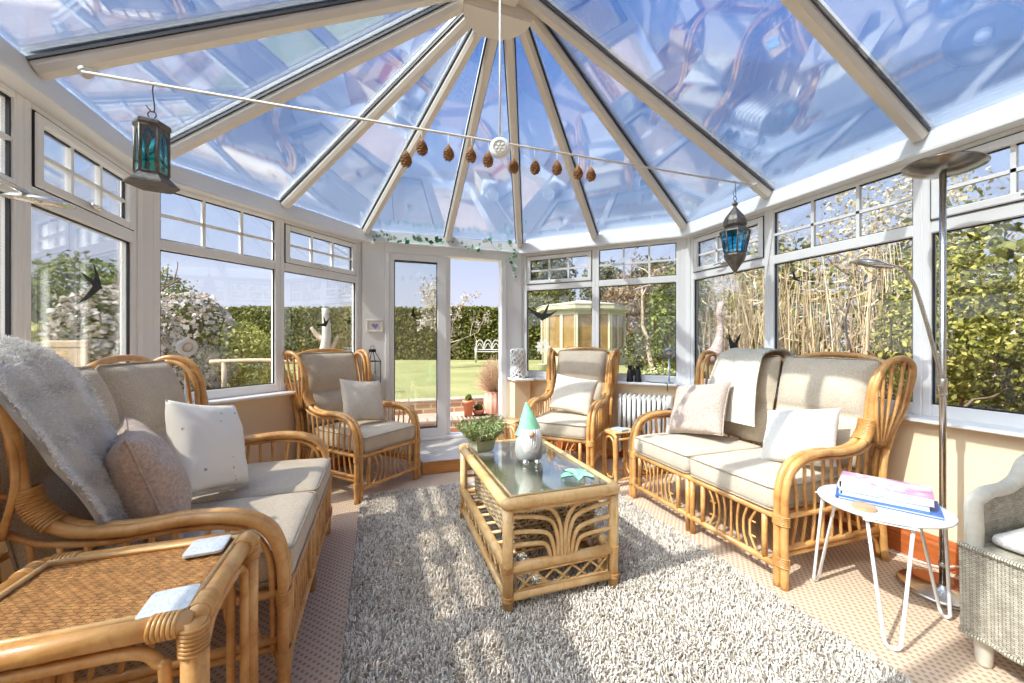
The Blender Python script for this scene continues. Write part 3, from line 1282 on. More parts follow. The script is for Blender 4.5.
# ridge and boss
q = MB(); q.bevbox((RX - .03, (YB + 2.03) / 2, RZ - .085), (.20, 2.03 - YB, .10), .014)
q.build('ridge_beam', M['roof_upvc'], ceil_, False)
q = MB()
hub = [(-.03 + .205 * math.cos(a), .205 * math.sin(a)) for a in np.linspace(0, PI, 11)]
q.prism([(RX + x, 2.03 + y) for x, y in hub], RZ - .165, RZ - .10)
q.prism([(RX + x * .95 - .002, 2.034 + y * .93) for x, y in hub], RZ - .178, RZ - .164)
q.build('ridge_boss', M['roof_upvc'], ceil_, False)

# ================================================================ helpers for placing
def ray(px):
    r = (px - 512) / FPX
    return r * CY + SY, -r * SY + CY


def onx(px, py, x):
    dx, dy = ray(px)
    t = x / dx
    return Vector((x, dy * t, HC - (py - 341.5) * t / FPX))


def ony(px, py, y):
    dx, dy = ray(px)
    t = y / dy
    return Vector((dx * t, y, HC - (py - 341.5) * t / FPX))


def onwall(i, px, py, off=0.0):
    """point on path segment i shifted outwards by off, seen at pixel px, py"""
    pts = offset_path(off)
    a, b = pts[i], pts[i + 1]
    dx, dy = ray(px)
    e = b - a
    den = dx * e.y - dy * e.x
    t = (a.x * e.y - a.y * e.x) / den
    return Vector((dx * t, dy * t, HC - (py - 341.5) * t / FPX))


# ================================================================ RATTAN SEATING
PROF = [(0, 0), (0, .16), (0, .30), (.006, .43), (.045, .525), (.13, .572), (.25, .585), (.39, .577), (.515, .598),
        (.588, .67), (.605, .79), (.62, .91), (.675, .995), (.76, 1.02), (.835, .985), (.845, .89), (.79, .71), (.72, .56),
        (.69, .43), (.69, .2), (.71, 0)]


def flare(d, z):
    k = max(0, min(1, (z - .58) / .35))
    return .045 * k * k * max(0, min(1, (d - .55) / .2))


def side_frame(root, x, sg, n_spin=9):
    """one end of the seat at local x; sg = +1 outwards to +x"""
    P = [Vector((x + sg * flare(d, z), d, z)) for d, z in PROF]
    K = 6
    C = crom(P, K)
    cut = lambda i, j: C[i * K:j * K + 1]
    off = Vector((-sg * .033, 0, 0))
    r = .0165
    # front leg (two canes), armrest, wing loop, rear leg
    q = MB()
    q.tube(cut(0, 2), r, 10)
    q.tube([p + off for p in cut(0, 2)], r, 10)
    leg = q.build('leg', M['rattan'], root)
    for z in (.285, .10):
        bd = MB()
        for k in range(6):
            c = Vector((x - sg * .0165, 0, z + k * .0075))
            bd.tube([c + Vector((math.cos(a) * .036, math.sin(a) * .0205, 0)) for a in np.linspace(0, 2 * PI, 14)[:-1]], .0042, 5, closed=True)
        bd.build('binding_weave', M['binding'], leg)
    q = MB()
    q.tube(cut(2, 9), r, 10)
    q.tube([p + off for p in cut(2, 9)], r, 10)
    lower = []
    for p in cut(1, 8):
        lower.append(p)
    mid = crom([(x - sg * .016, .03, .12), (x - sg * .016, .033, .30), (x - sg * .016, .04, .42), (x - sg * .016, .075, .50), (x - sg * .016, .15, .543), (x - sg * .016, .28, .553), (x - sg * .016, .42, .545), (x - sg * .016, .56, .56), (x - sg * .016, .64, .60)], 5)
    q.tube(mid, .0095, 8)
    arm = q.build('armrest', M['rattan'], root)
    bd = MB()
    acc, i, nxt = 0, 8 * K + 2, 0.0
    while i < 10 * K:
        a_, b_ = C[i], C[i + 1]
        L_ = (b_ - a_).length
        while nxt < acc + L_ and nxt < .115:
            c = a_.lerp(b_, (nxt - acc) / L_) + off * .5
            nn = (b_ - a_).normalized().cross(Vector((1, 0, 0))).normalized()
            bd.tube([c + Vector((math.cos(a) * .036, 0, 0)) + nn * math.sin(a) * .0205 for a in np.linspace(0, 2 * PI, 14)[:-1]], .0048, 5, closed=True)
            nxt += .0082
        acc += L_
        i += 1
    bd.build('binding_weave', M['binding'], arm)
    q = MB()
    q.tube(cut(9, 17), r, 10)
    inner_ = [p + off * .9 + Vector((0, .012, -.02)) for p in cut(9, 14)]
    q.tube(inner_, .012, 8)
    wing = q.build('wing_frame', M['rattan'], root)
    # fan of canes inside the wing
    q = MB()
    base = Vector((x + sg * .01, .665, .585))
    for k, f in enumerate((11.15, 11.75, 12.4, 13.2, 14.0, 14.8)):
        i = int(f * K)
        top = C[min(i, len(C) - 1)]
        b = base + Vector((0, (k - 2.5) * .013, abs(k - 2.5) * .004))
        m = b.lerp(top, .5) + Vector((sg * .012, (k - 2.5) * .012, 0))
        q.tube(crom([b, m, top], 6), .0085, 7)
    q.tube([base + Vector((0, -.05, .12)), base + Vector((sg * .012, .03, .14)), base + Vector((sg * .012, .085, .13))], .007, 6)
    q.build('wing_lattice', M['rattan'], root)
    q = MB()
    q.tube(cut(17, 20), r, 10)
    q.tube([p + off for p in cut(17, 20)], r * .9, 8)
    q.build('leg', M['rattan'], root)
    # lower and seat rails, spindles under the arm
    q = MB()
    xi = x - sg * .016
    q.tube([(xi, .01, .172), (xi, .35, .163), (xi, .69, .152)], .014, 8)
    q.tube([(xi, .01, .145), (xi, .35, .137), (xi, .69, .126)], .011, 8)
    q.tube([(xi, .01, .315), (xi, .35, .308), (xi, .69, .30)], .013, 8)
    q.tube(crom([(xi, .69, .03), (xi, .655, .10), (xi, .60, .13), (xi, .50, .14)], 5), .011, 8)
    q.build('side_rail_frame', M['rattan'], root)
    q = MB()
    for k in range(n_spin):
        u = (k + .7) / (n_spin + .2)
        d = .03 + u * .60
        i0 = min(range(len(mid)), key=lambda a: abs(mid[a].y - d) + (0 if mid[a].z > .4 else 1))
        top = mid[i0]
        bow = (u - .5)
        q.tube(crom([(xi, top.y, top.z), (xi, d - bow * .035, .43), (xi, d - bow * .055, .315), (xi, d - bow * .02, .235), (xi, d + bow * .03, .168)], 5), .0075, 6)
    q.build('arm_lattice', M['rattan'], root)


def rattan_seat(name, label, cat, W, n, loc, rz, group, backs=None):
    root = thing(name, label, cat, loc, rz, group)
    side_frame(root, 0, -1)
    side_frame(root, W, 1)
    fr = MB()
    fr.tube([(0, .0, .312), (W, .0, .312)], .017, 10)
    fr.tube([(0, .0, .090), (W, .0, .090)], .015, 10)
    fr.build('front_frame', M['rattan'], root)
    sw = W / n
    # apron: posts, bowed canes and short ties
    for s in range(n):
        x0 = s * sw
        if s:
            q = MB()
            for dx in (-.017, .017):
                q.tube([(x0 + dx, 0, 0), (x0 + dx, 0, .312)], .014, 9)
            q.build('leg', M['rattan'], root)
        for fx in (.17, .83):
            q = MB()
            q.tube([(x0 + sw * fx, 0, .09), (x0 + sw * fx, 0, .312)], .013, 8)
            q.build('apron_post', M['rattan'], root)
        q = MB()
        a0, a1 = x0 + sw * .26, x0 + sw * .74
        for k in range(7):
            u = k / 6
            xx = a0 + (a1 - a0) * u
            bow = (u - .5) * 2
            q.tube(crom([(xx + bow * .012, 0, .305), (xx - bow * .022, 0, .24), (xx - bow * .026, 0, .20), (xx - bow * .022, 0, .16), (xx + bow * .012, 0, .095)], 5), .0062, 6)
        for zz in (.235, .165):
            for sgn in (0, 1):
                cx = a0 + (a1 - a0) * (.06 if not sgn else .94)
                q.tube([(cx - .018, .003, zz), (cx + .018, .003, zz)], .005, 6)
        q.build('apron_lattice', M['rattan'], root)
    # seat deck under the cushions
    q = MB()
    q.tube([(0, .66, .30), (W, .66, .30)], .015, 8)
    m_ = int(W / .06)
    for k in range(1, m_):
        q.tube([(W * k / m_, 0, .309), (W * k / m_, .66, .30)], .006, 5)
    q.build('seat_deck', M['rattan'], root)
    # back: top rail with one hump per seat and upright canes
    q = MB()
    pts = []
    for s in range(n):
        for u, h in ((0, .955), (.12, 1.0), (.3, 1.025), (.5, 1.03), (.7, 1.025), (.88, 1.0)):
            pts.append((s * sw + u * sw, .80, h))
    pts.append((W, .80, .955))
    q.tube(crom(pts, 4), .0155, 8)
    q.build('back_top_rail', M['rattan'], root)
    q = MB()
    q.tube([(0, .715, .50), (W, .715, .50)], .012, 8)
    q.build('back_rail', M['rattan'], root)
    q = MB()
    q.tube([(0, .70, .13), (W, .70, .13)], .013, 8)
    q.build('back_rail', M['rattan'], root)
    q = MB()
    m_ = max(5, int(W / .085))
    for k in range(1, m_):
        xx = W * k / m_
        hh = 1.0 if (xx % sw) / sw > .08 else .96
        q.tube(crom([(xx, .70, .13), (xx, .70, .33), (xx, .725, .6), (xx, .765, .84), (xx, .80, hh)], 4), .008, 6)
    q.build('back_lattice', M['rattan'], root)
    # cushions
    for s in range(n):
        cx = (s + .5) * sw
        cw = sw - (.036 if n == 1 else .024)
        if n == 1:
            cw -= .06
        elif s in (0, n - 1):
            cw -= .03
            cx += .015 * (1 if s == 0 else -1)
        q = MB()
        pad(q, (cx, .285, .388), (cw, .60, .118), .028, .014, 16, .004, 3.1 * s + W)
        sc_ = q.build('seat_cushion', M['linen'], root)
        q = MB()
        for zz in (.338, .436):
            e = .004
            x0, x1, y0, y1 = cx - cw / 2 - e, cx + cw / 2 + e, -.015 - e, .585
            rr = .03
            pts = []
            for (px_, py_, a) in ((x1 - rr, y0 + rr, -PI / 2), (x1 - rr, y1 - rr, 0), (x0 + rr, y1 - rr, PI / 2), (x0 + rr, y0 + rr, PI)):
                for k in range(4):
                    aa = a + k / 3 * PI / 2
                    pts.append((px_ + rr * math.cos(aa), py_ + rr * math.sin(aa), zz))
            q.tube(pts, .0042, 6, closed=True)
        q.build('piping', M['piping'], sc_)
        # back cushion: lower lumbar lobe and upper head lobe
        bwid = cw - .005

        def bc(u, v, sg, cx=cx, bwid=bwid, s=s):
            a = u * 2 - 1
            a = math.copysign(abs(a) ** .8, a)
            z = .445 + v * .565
            y = .665 + .125 * v ** 1.1
            lob = abs(math.sin(PI * (v / .46 if v < .46 else (v - .46) / .54))) ** .45
            k = lob * max(0, 1 - a ** 6) ** .5
            x = cx + bwid / 2 * a * (1 - .015 * (1 - lob))
            th = (.018 + .062 * k) if sg < 0 else .018 + .012 * k
            edge = max(0, 1 - abs(a) ** 10) ** .5 * min(1, v / .03, (1 - v) / .03) ** .5
            p = Vector((x, y + sg * th * edge - .035, z))
            return p + bend_noise(p, 7, .006, 2.2 * s + W * 3) * k
        q = MB()
        q.grid(lambda u, v: bc(u, v, -1), 26, 36)
        q.grid(lambda u, v: bc(1 - u, v, 1), 26, 36)
        b_ = q.build('back_cushion', M['linen'], root)
        q = MB()
        ring = [bc(u, 1, 1) for u in np.linspace(0, 1, 14)]
        ring = [bc(0, v, -1) + Vector((-.003, 0, 0)) for v in np.linspace(.02, .98, 20)] + [bc(u, .995, -1) + Vector((0, 0, .003)) for u in np.linspace(.02, .98, 14)] + [bc(1, v, -1) + Vector((.003, 0, 0)) for v in np.linspace(.98, .02, 20)]
        q.tube(ring, .0042, 6)
        seam = [bc(u, .46, -1) + Vector((0, -.002, 0)) for u in np.linspace(.02, .98, 18)]
        q.tube(seam, .0035, 6)
        q.build('piping', M['piping'], b_)
    return root


W_SOFA = 1.10
rattan_seat('rattan_sofa', 'two-seat honey rattan sofa with oatmeal cushions, cream knitted throw over its back, floor lamp behind', 'sofa',
            W_SOFA, 2, (1.705, 2.322, 0), R(-90), 'rattan seating')
rattan_seat('rattan_sofa', 'two-seat honey rattan sofa draped with the fluffy grey-white throw, woven side table at its end', 'sofa',
            W_SOFA, 2, (-.285, 1.366, 0), R(90), 'rattan seating')
rattan_seat('rattan_armchair', 'rattan armchair with oatmeal cushions between the sofa and the sliding door', 'armchair',
            .58, 1, (-.150, 2.815, 0), R(40), 'rattan seating')
rattan_seat('rattan_armchair', 'rattan armchair with oatmeal cushions under the window, beside the white radiator', 'armchair',
            .58, 1, (1.151, 3.026, .0065), R(-45), 'rattan seating')

# ================================================================ scatter cushions
pillow('scatter_cushion', M['taupe'], .20, .19, .09, frame_of((.86, .42, .30), (-.25, .0, 1), (-.735, 1.62, .648), R(8)),
       'plump taupe cushion standing edge-on beside the fluffy throw', 'cushion', .016, 1.0, 'scatter cushions', M['taupe'])
pillow('scatter_cushion', M['drawn'], .168, .19, .08, frame_of((.86, -.30, .34), (-.3, .1, 1), (-.675, 1.935, .635), R(-14)),
       'white cushion with faint speckled drawing, leaning back on the sofa with the fluffy throw', 'cushion', .012, 2.0, 'scatter cushions')
pillow('scatter_cushion', M['cream_cush'], .185, .17, .06, frame_of((.60, -.72, .38), (-.2, .3, 1), (-.125, 3.255, .60), R(-6)),
       'cream ribbed cushion on the rattan armchair nearest the sliding door', 'cushion', .008, 3.0, 'scatter cushions')
pillow('scatter_cushion', M['cream_cush'], .20, .165, .06, frame_of((-.66, -.66, .40), (.3, .3, 1), (1.63, 3.06, .605), R(-7)),
       'cream cushion on the rattan armchair under the window beside the radiator', 'cushion', .008, 4.0, 'scatter cushions')
pillow('scatter_cushion', M['taupe'], .20, .19, .075, frame_of((-.82, -.12, .48), (.5, 0, 1), (2.075, 2.085, .645), R(14)),
       'greyish taupe cushion tilted on one corner beside the cream knitted throw', 'cushion', .014, 5.0, 'scatter cushions', M['taupe'])
pillow('scatter_cushion', M['white_cush'], .178, .16, .07, frame_of((-.80, -.05, .52), (.5, 0, 1), (2.10, 1.43, .607), R(14)),
       'bright white cushion against the arm beside the white hairpin table', 'cushion', .014, 6.0, 'scatter cushions')


# ================================================================ throws
def drape(name, mat, prof, y0, y1, label, fold, off, thick=.012, flip=1, uvs=(1, 1), fringe=None, edge_fn=None):
    """cloth swept along a profile of (x, z) between two y positions"""
    C = crom([(x, 0, z) for x, z in prof], 10)
    nv = len(C) - 1
    nu = 34

    def fn(u, v, lift):
        p = C[int(round(v * nv))]
        q = C[min(nv, int(round(v * nv)) + 1)]
        p0 = C[max(0, int(round(v * nv)) - 1)]
        tdir = (q - p0).normalized()
        nn = Vector((tdir.z, 0, -tdir.x)) * flip
        sh = edge_fn(u, v) if edge_fn else 0
        y = y0 + (y1 - y0) * u + sh
        h = fold * (math.sin(u * 17 + off + v * 2.0) * .5 + math.sin(u * 9 + 2 * off - v * 3) * .5 + 1) * .5
        P = Vector((p.x, y, p.z)) + nn * (h + lift)
        e = bend_noise(P, 6, fold * .6, off)
        return P + Vector((e.x * .4, e.y, e.z * .4)) + nn * abs(e.z) * .5
    q = MB()
    q.grid(lambda u, v: fn(u, v, thick), nu, nv, uvs)
    q.grid(lambda u, v: fn(1 - u, v, 0), nu, nv, uvs)
    b = len(q.v) // 2
    w_ = nu + 1
    for j in range(nv):       # close the long edges
        q.f.append((j * w_, (j + 1) * w_, b + (j + 1) * w_ + nu, b + j * w_ + nu)); q.flat.append(False)
        q.f.append((j * w_ + nu, b + j * w_, b + (j + 1) * w_, (j + 1) * w_ + nu)); q.flat.append(False)
    for i in range(nu):
        q.f.append((i, i + 1, b + nu - i - 1, b + nu - i)); q.flat.append(False)
        t = nv * w_
        q.f.append((t + i, b + t + nu - i, b + t + nu - i - 1, t + i + 1)); q.flat.append(False)
    o = q.build(name, mat)
    tag(o, label, 'throw')
    return o


# fluffy throw on the left-hand sofa (front of the back cushion is x ~ -.86 .. -.94)
sm = lambda t: max(0, min(1, t)) ** 2 * (3 - 2 * max(0, min(1, t)))
ft = drape('fleece_throw', M['throw'], [(-.745, .49), (-.775, .60), (-.815, .74), (-.855, .88), (-.90, 1.0), (-.96, 1.055), (-1.05, 1.07), (-1.125, 1.02), (-1.155, .86), (-1.165, .68)],
      0, 1, 'fluffy grey-white striped throw draped over the end of the sofa back', .03, 1.3, .018, 1, (.5, 1.0),
      edge_fn=lambda u, v: -u + (1.405 - .15 * sm(v / .42)) * (1 - u) + (1.655 - .13 * sm(v / .6) + .012 * math.sin(v * 11)) * u)
fp = [p for p in ft.data.polygons if True]
rng = np.random.default_rng(4)
src = [(ft.data.polygons[i].center.copy(), ft.data.polygons[i].normal.copy()) for i in range(len(ft.data.polygons) // 2 - 60)]
fpts, fn_ = [], []
for c, nrm in src:
    for k in range(14):
        j = rng.normal(size=3) * .007
        t_ = Vector(j) - nrm * Vector(j).dot(nrm)
        fpts.append(tuple(c + t_ - nrm * .001))
        fn_.append(tuple(nrm))
fuzz('fleece_pile', M['fleece_fibre'], np.array(fpts), np.array(fn_), .011, ft, 6, .10)
# cream knit on the right-hand sofa
drape('knitted_throw', M['knit'], [(2.195, .575), (2.235, .72), (2.285, .86), (2.335, .985), (2.385, 1.022), (2.46, 1.036), (2.53, 1.015), (2.555, .92), (2.56, .8)],
      1.79, 2.14, 'cream cable-knit throw hung over the middle of the sofa back', .016, .4, .012, -1, (.5, 1.0),
      edge_fn=lambda u, v: .03 * math.sin(v * 5 + u) - .05 * (1 - u) * max(0, 1 - v * 2.2))

# ================================================================ COFFEE TABLE
def binding(mb, c, axis, r, n=5, w=.007, t=.004):
    """n turns of cane wrapped round a pole of radius r at c"""
    ax = Vector(axis).normalized()
    u = ax.orthogonal().normalized()
    v = ax.cross(u)
    for k in range(n):
        cc = Vector(c) + ax * ((k - (n - 1) / 2) * w)
        mb.tube([cc + (u * math.cos(a) + v * math.sin(a)) * (r + .001) for a in np.linspace(0, 2 * PI, 15)[:-1]], t, 5, closed=True)


ct = thing('coffee_table', 'pale rattan coffee table with glass top and fan-patterned end, standing on the shaggy rug', 'coffee table', (.495, 1.49, 0))
CW, CL, CH = .50, .87, .462
for x in (0, CW):
    for y in (0, CL):
        q = MB()
        q.tube([(x, y, .0), (x, y, .41)], .0225, 14)
        lg = q.build('leg', M['rattan_pale'], ct)
        for zb_, nb_ in ((.17, 4), (.05, 3)):
            q = MB()
            binding(q, (x, y, zb_), (0, 0, 1), .0225, nb_)
            q.build('binding_weave', M['binding'], lg)
q = MB()
e = .012
rr = .02
loop = []
for (cx, cy_, a) in ((CW + e - rr, -e + rr, -PI / 2), (CW + e - rr, CL + e - rr, 0), (-e + rr, CL + e - rr, PI / 2), (-e + rr, -e + rr, PI)):
    for k in range(4):
        aa = a + k / 3 * PI / 2
        loop.append((cx + rr * math.cos(aa), cy_ + rr * math.sin(aa), CH - .024))
q.tube(loop, .0235, 14, closed=True)
tf = q.build('top_frame', M['rattan_pale'], ct)
q = MB()
i_ = .024
q.tube([(i_, i_, CH - .012), (CW - i_, i_, CH - .012), (CW - i_, CL - i_, CH - .012), (i_, CL - i_, CH - .012)], .008, 6, closed=True)
q.build('inner_bead_frame', M['rattan_pale'], tf)
q = MB()
q.bevbox((CW / 2, CL / 2, CH - .004), (CW - .03, CL - .03, .008), .002)
q.build('glass_top', M['table_glass'], ct, False)
q = MB()
for z, r in ((.405, .0125), (.168, .022), (.052, .018)):
    q.tube([(0, 0, z), (CW, 0, z)], r, 12)
    q.tube([(0, CL, z), (CW, CL, z)], r, 12)
    q.tube([(0, 0, z), (0, CL, z)], r, 12)
    q.tube([(CW, 0, z), (CW, CL, z)], r, 12)
q.build('rail_frame', M['rattan_pale'], ct)


def fan_panel(y, nm):
    q = MB()
    for sg in (-1, 1):
        for k in range(4):
            x0 = CW / 2 + sg * (.009 + .0165 * k)
            zt = (.372, .352, .312, .262)[k]
            xt = CW / 2 + sg * (.095, CW / 2 - .01, CW / 2 - .01, CW / 2 - .01)[k]
            zt2 = (.404, .372, .312, .262)[k]
            xm = CW / 2 + sg * (.035, .085, .11, .115)[k]
            if k == 0:
                pts = [(x0, y, .175), (x0, y, .27), (x0 + sg * .012, y, .335), (x0 + sg * .045, y, .385), (xt, y, .405)]
            else:
                r_ = (0, .10, .085, .065)[k]
                pts = [(x0, y, .175), (x0, y, zt2 - r_ - .015), (x0 + sg * r_ * .28, y, zt2 - r_ * .38), (x0 + sg * r_, y, zt2 - .008), (xt, y, zt2 + .004 * (3 - k))]
            q.tube(crom(pts, 7), .0095, 8)
    q.build(nm, M['rattan_pale'], ct)


fan_panel(-.002, 'fan_lattice')
fan_panel(CL + .002, 'fan_lattice')
# stretchers of the shelf, and zigzag lattice below
q = MB()
for k in range(1, 9):
    q.tube([(0, CL * k / 9, .178), (CW, CL * k / 9, .178)], .008, 7)
q.build('shelf_lattice', M['rattan_pale'], ct)


def zig(a, b, nm, nn):
    a, b = Vector(a), Vector(b)
    q = MB()
    d = (b - a).normalized()
    L = (b - a).length
    z0, z1 = .074, .142
    q.tube([a + d * .03 + Vector((0, 0, z0)), b - d * .03 + Vector((0, 0, z0)), b - d * .03 + Vector((0, 0, z1)), a + d * .03 + Vector((0, 0, z1))], .007, 6, closed=True)
    w = (L - .06) / nn
    for k in range(nn):
        x0 = .03 + w * k
        q.tube([a + d * (x0 - w * .12) + Vector((0, 0, z1)), a + d * (x0 + w * .82) + Vector((0, 0, z0))] if k else [a + d * .03 + Vector((0, 0, z1)), a + d * (x0 + w * .82) + Vector((0, 0, z0))], .0055, 6)
        q.tube([a + d * (x0 + w * .18) + Vector((0, 0, z0)), a + d * (min(L - .03, x0 + w * 1.1)) + Vector((0, 0, z1))], .0055, 6)
    q.build(nm, M['rattan_pale'], ct)


zig((0, -.002, 0), (CW, -.002, 0), 'zigzag_lattice', 5)
zig((0, CL + .002, 0), (CW, CL + .002, 0), 'zigzag_lattice', 5)
zig((-.002, 0, 0), (-.002, CL, 0), 'zigzag_lattice', 9)
zig((CW + .002, 0, 0), (CW + .002, CL, 0), 'zigzag_lattice', 9)

# wicker chest on the shelf
ch = thing('wicker_chest', 'dark seagrass woven chest stored on the shelf under the glass top', 'basket', (.745, 1.925, .195))


def wov(mb, hw, hl, z0, z1, tap=.0, bulge=.006, n=40, rows=24, amp=.0035):
    """woven box wall: ribs in and out"""
    per = []
    for k in range(n * 4):
        sd, u = divmod(k, n)
        u = u / n * 2 - 1
        per.append([(u, -1), (1, u), (-u, 1), (-1, -u)][sd])
    m = len(per)
    vs, fs, uv = [], [], []
    for j in range(rows + 1):
        z = z0 + (z1 - z0) * j / rows
        s_ = 1 + tap * j / rows
        for k, (a, b) in enumerate(per):
            o = 1 + (amp * (1 if (k // 2 + j) % 2 else -1)) / hw
            vs.append((a * hw * s_ * o, b * hl * s_ * o, z))
            uv.append((k / m * 4 * (hw + hl), z))
    for j in range(rows):
        for k in range(m):
            k2 = (k + 1) % m
            fs.append((j * m + k, j * m + k2, (j + 1) * m + k2, (j + 1) * m + k))
    fs.append(tuple(range(m - 1, -1, -1)))
    fs.append(tuple(rows * m + k for k in range(m)))
    mb.add(vs, fs, uv)


q = MB(); wov(q, .195, .35, 0, .16, .04)
q.build('body', M['seagrass'], ch)
q = MB(); wov(q, .207, .365, .162, .206, -.02, rows=6)
lid = q.build('lid', M['lid_weave'], ch)
q = MB()
q.tube([(-.209, -.367, .163), (.209, -.367, .163), (.209, .367, .163), (-.209, .367, .163)], .008, 6, closed=True)
q.build('rim', M['seagrass'], lid)

# plant, gnome, leaf ornament on the glass
GZ = CH + .0075
px_, py_ = at(486, 452, GZ)
pl = thing('potted_heather', 'low heather plant in a pale green square pot on the glass table', 'plant', (.565, 2.19, GZ), R(12))
q = MB()
sec = []
prof = [(.058, 0), (.066, .01), (.082, .085), (.085, .092), (.077, .092), (.072, .075)]
q.lathe([(r * 1.12, z) for r, z in prof], 4, (0, 0, 0), Matrix.Rotation(PI / 4, 3, 'Z'))
q.build('pot', M['pot_green'], pl, False)
q = MB()
q.lathe([(.002, .074), (.07, .072), (.078, .068)], 12)
q.build('soil', M['soil'], pl)
rng = np.random.default_rng(3)
sp = MB()
pts, nrm = [], []
for k in range(150):
    a, rad = rng.random() * 2 * PI, .085 * rng.random() ** .5
    b = Vector((math.cos(a) * rad, math.sin(a) * rad, .07))
    lean = Vector((math.cos(a) * (.02 + rad * .7), math.sin(a) * (.02 + rad * .7), .07 + .045 * rng.random()))
    for j in range(26):
        t_ = (j + 1) / 26
        c = b + lean * t_
        aa = rng.random() * 2 * PI
        pts.append(c + Vector((math.cos(aa), math.sin(aa), .1)) * .006)
        nrm.append((math.cos(aa), math.sin(aa), .6))
leaves_at('foliage', M['leaf_heather'], np.array([tuple(p) for p in pts]), np.array(nrm), .019, pl, rng, .36, .3)

gx, gy = at(529, 459, GZ)
gn = thing('gnome_figurine', 'small garden gnome figurine with a tall mint hat and white beard on the glass table', 'figurine', (gx, gy, GZ), R(-12))
gn.scale = (1.3, 1.3, 1.3)
q = MB()
q.lathe([(.045, 0), (.055, .012), (.060, .045), (.054, .08), (.044, .11), (.03, .125), (.0, .135)], 22)
q.build('body', M['gnome_body'], gn)
q = MB()


def hatf(u, v):
    a = u * 2 * PI
    r = .055 * (1 - v) ** .85 * (1 + .06 * math.sin(5 * a + v * 9) * (1 - v)) + .0015
    return Vector((r * math.cos(a) - .012 * v * v, r * math.sin(a), .102 + .136 * v))


q.grid(hatf, 28, 20)
ht = q.build('hat', M['mint'], gn)
q = MB()


def beardf(u, v):
    a = -PI / 2 + (u - .5) * 2.1 * (1 - v * .75)
    r = .050 + .013 * math.sin(PI * min(1, v * 1.05)) ** .8 + .0022 * math.sin(u * 60 + v * 6) * (1 - v)
    return Vector((r * math.cos(a), r * math.sin(a), .132 - .118 * v - .012 * abs(u - .5) * v))


q.grid(beardf, 40, 16)
q.grid(lambda u, v: beardf(1 - u, v) * Vector((1, 1, 1)).length * .0 + Vector((beardf(1 - u, v).x * .86, beardf(1 - u, v).y * .86, beardf(1 - u, v).z)), 20, 8)
q.build('beard', M['gnome_beard'], gn)
q = MB()
q.lathe([(.0, -.013), (.009, -.01), (.013, 0), (.009, .01), (0, .013)], 14, (0, -.060, .118))
q.build('nose', M['skin'], gn)
for sx_ in (-1, 1):
    q = MB()
    q.lathe([(.0, 0), (.016, .001), (.018, .008), (.012, .017), (0, .02)], 14, (sx_ * .024, -.058, 0), None, 0, 2 * PI, (1, 1.35))
    q.build('boot', M['chrome'], gn)

lx, ly = at(577, 478, GZ)
lo = thing('leaf_ornament', 'mint green ornament of overlapping glossy leaves lying near the table edge', 'ornament', (lx, ly, GZ), R(25))


def leafblade(L, Wd, a, z0, cup):
    q = MB()
    ca, sa = math.cos(a), math.sin(a)

    def fn(u, v, th):
        s_ = v
        wd = Wd * math.sin(PI * min(1, s_ * .96 + .04)) ** .7
        b = (u * 2 - 1)
        x, y = s_ * L, b * wd
        z = z0 + cup * (s_ * (1 - s_) * 4 * .6 + b * b * .5) + th + .002 * math.sin(s_ * 25) * (1 - abs(b))
        return Vector((x * ca - y * sa, x * sa + y * ca, z))
    q.grid(lambda u, v: fn(u, v, .004), 10, 16)
    q.grid(lambda u, v: fn(1 - u, v, 0), 10, 16)
    return q


for k, (L, Wd, a) in enumerate(((.085, .026, .2), (.08, .024, 1.5), (.085, .026, 2.7), (.075, .024, 3.9), (.08, .024, 5.1))):
    leafblade(L, Wd, a, .003 + .003 * (k % 2), .016).build('leaf', M['mint'], lo)
q = MB()
q.lathe([(0, .004), (.018, .006), (.022, .016), (.012, .026), (0, .028)], 16)
q.build('bud', M['mint'], lo)

# ================================================================ FOREGROUND SIDE TABLE with coasters
tx0, tx1, ty0, ty1, TZ = -.80, -.326, .90, 1.285, .572
sd = thing('rattan_side_table', 'rattan side table with woven top and two pale coasters, close to the camera', 'side table', (0, 0, 0))
PR = .021
for x in (tx0 + PR, tx1 - PR):
    for y in (ty0 + PR, ty1 - PR):
        q = MB()
        q.tube([(x, y, 0), (x, y, TZ - .012)], PR, 14)
        lg = q.build('leg', M['rattan'], sd)
        q = MB()
        binding(q, (x, y, TZ - .05), (0, 0, 1), PR, 7, .008, .0045)
        q.build('binding_weave', M['binding'], lg)
q = MB()
z = TZ - .018
a, b, c_, d_ = tx0 + PR, tx1 - PR, ty0 + PR, ty1 - PR
for p0, p1 in (((a, c_), (b, c_)), ((b, c_), (b, d_)), ((b, d_), (a, d_)), ((a, d_), (a, c_))):
    q.tube([(*p0, z), (*p1, z)], PR - .001, 14)
tf = q.build('top_frame', M['rattan'], sd)
q = MB()
for p, ax in (((b - .045, c_), (1, 0, 0)), ((b, c_ + .045), (0, 1, 0)), ((a + .045, c_), (1, 0, 0)), ((b, d_ - .04), (0, 1, 0)), ((a, d_ - .04), (0, 1, 0)), ((a + .04, d_), (1, 0, 0))):
    q = MB()
    binding(q, (*p, z), ax, PR - .001, 6, .008, .0045)
    q.build('binding_weave', M['binding'], tf)
q = MB()
i_ = .03
for k, zz, rr in ((i_, TZ - .006, .0085),):
    q.tube([(a + k - .01, c_ + k - .01, zz), (b - k + .01, c_ + k - .01, zz), (b - k + .01, d_ - k + .01, zz), (a + k - .01, d_ - k + .01, zz)], rr, 8, closed=True)
q.build('bead_frame', M['rattan_pale'], tf)
q = MB()


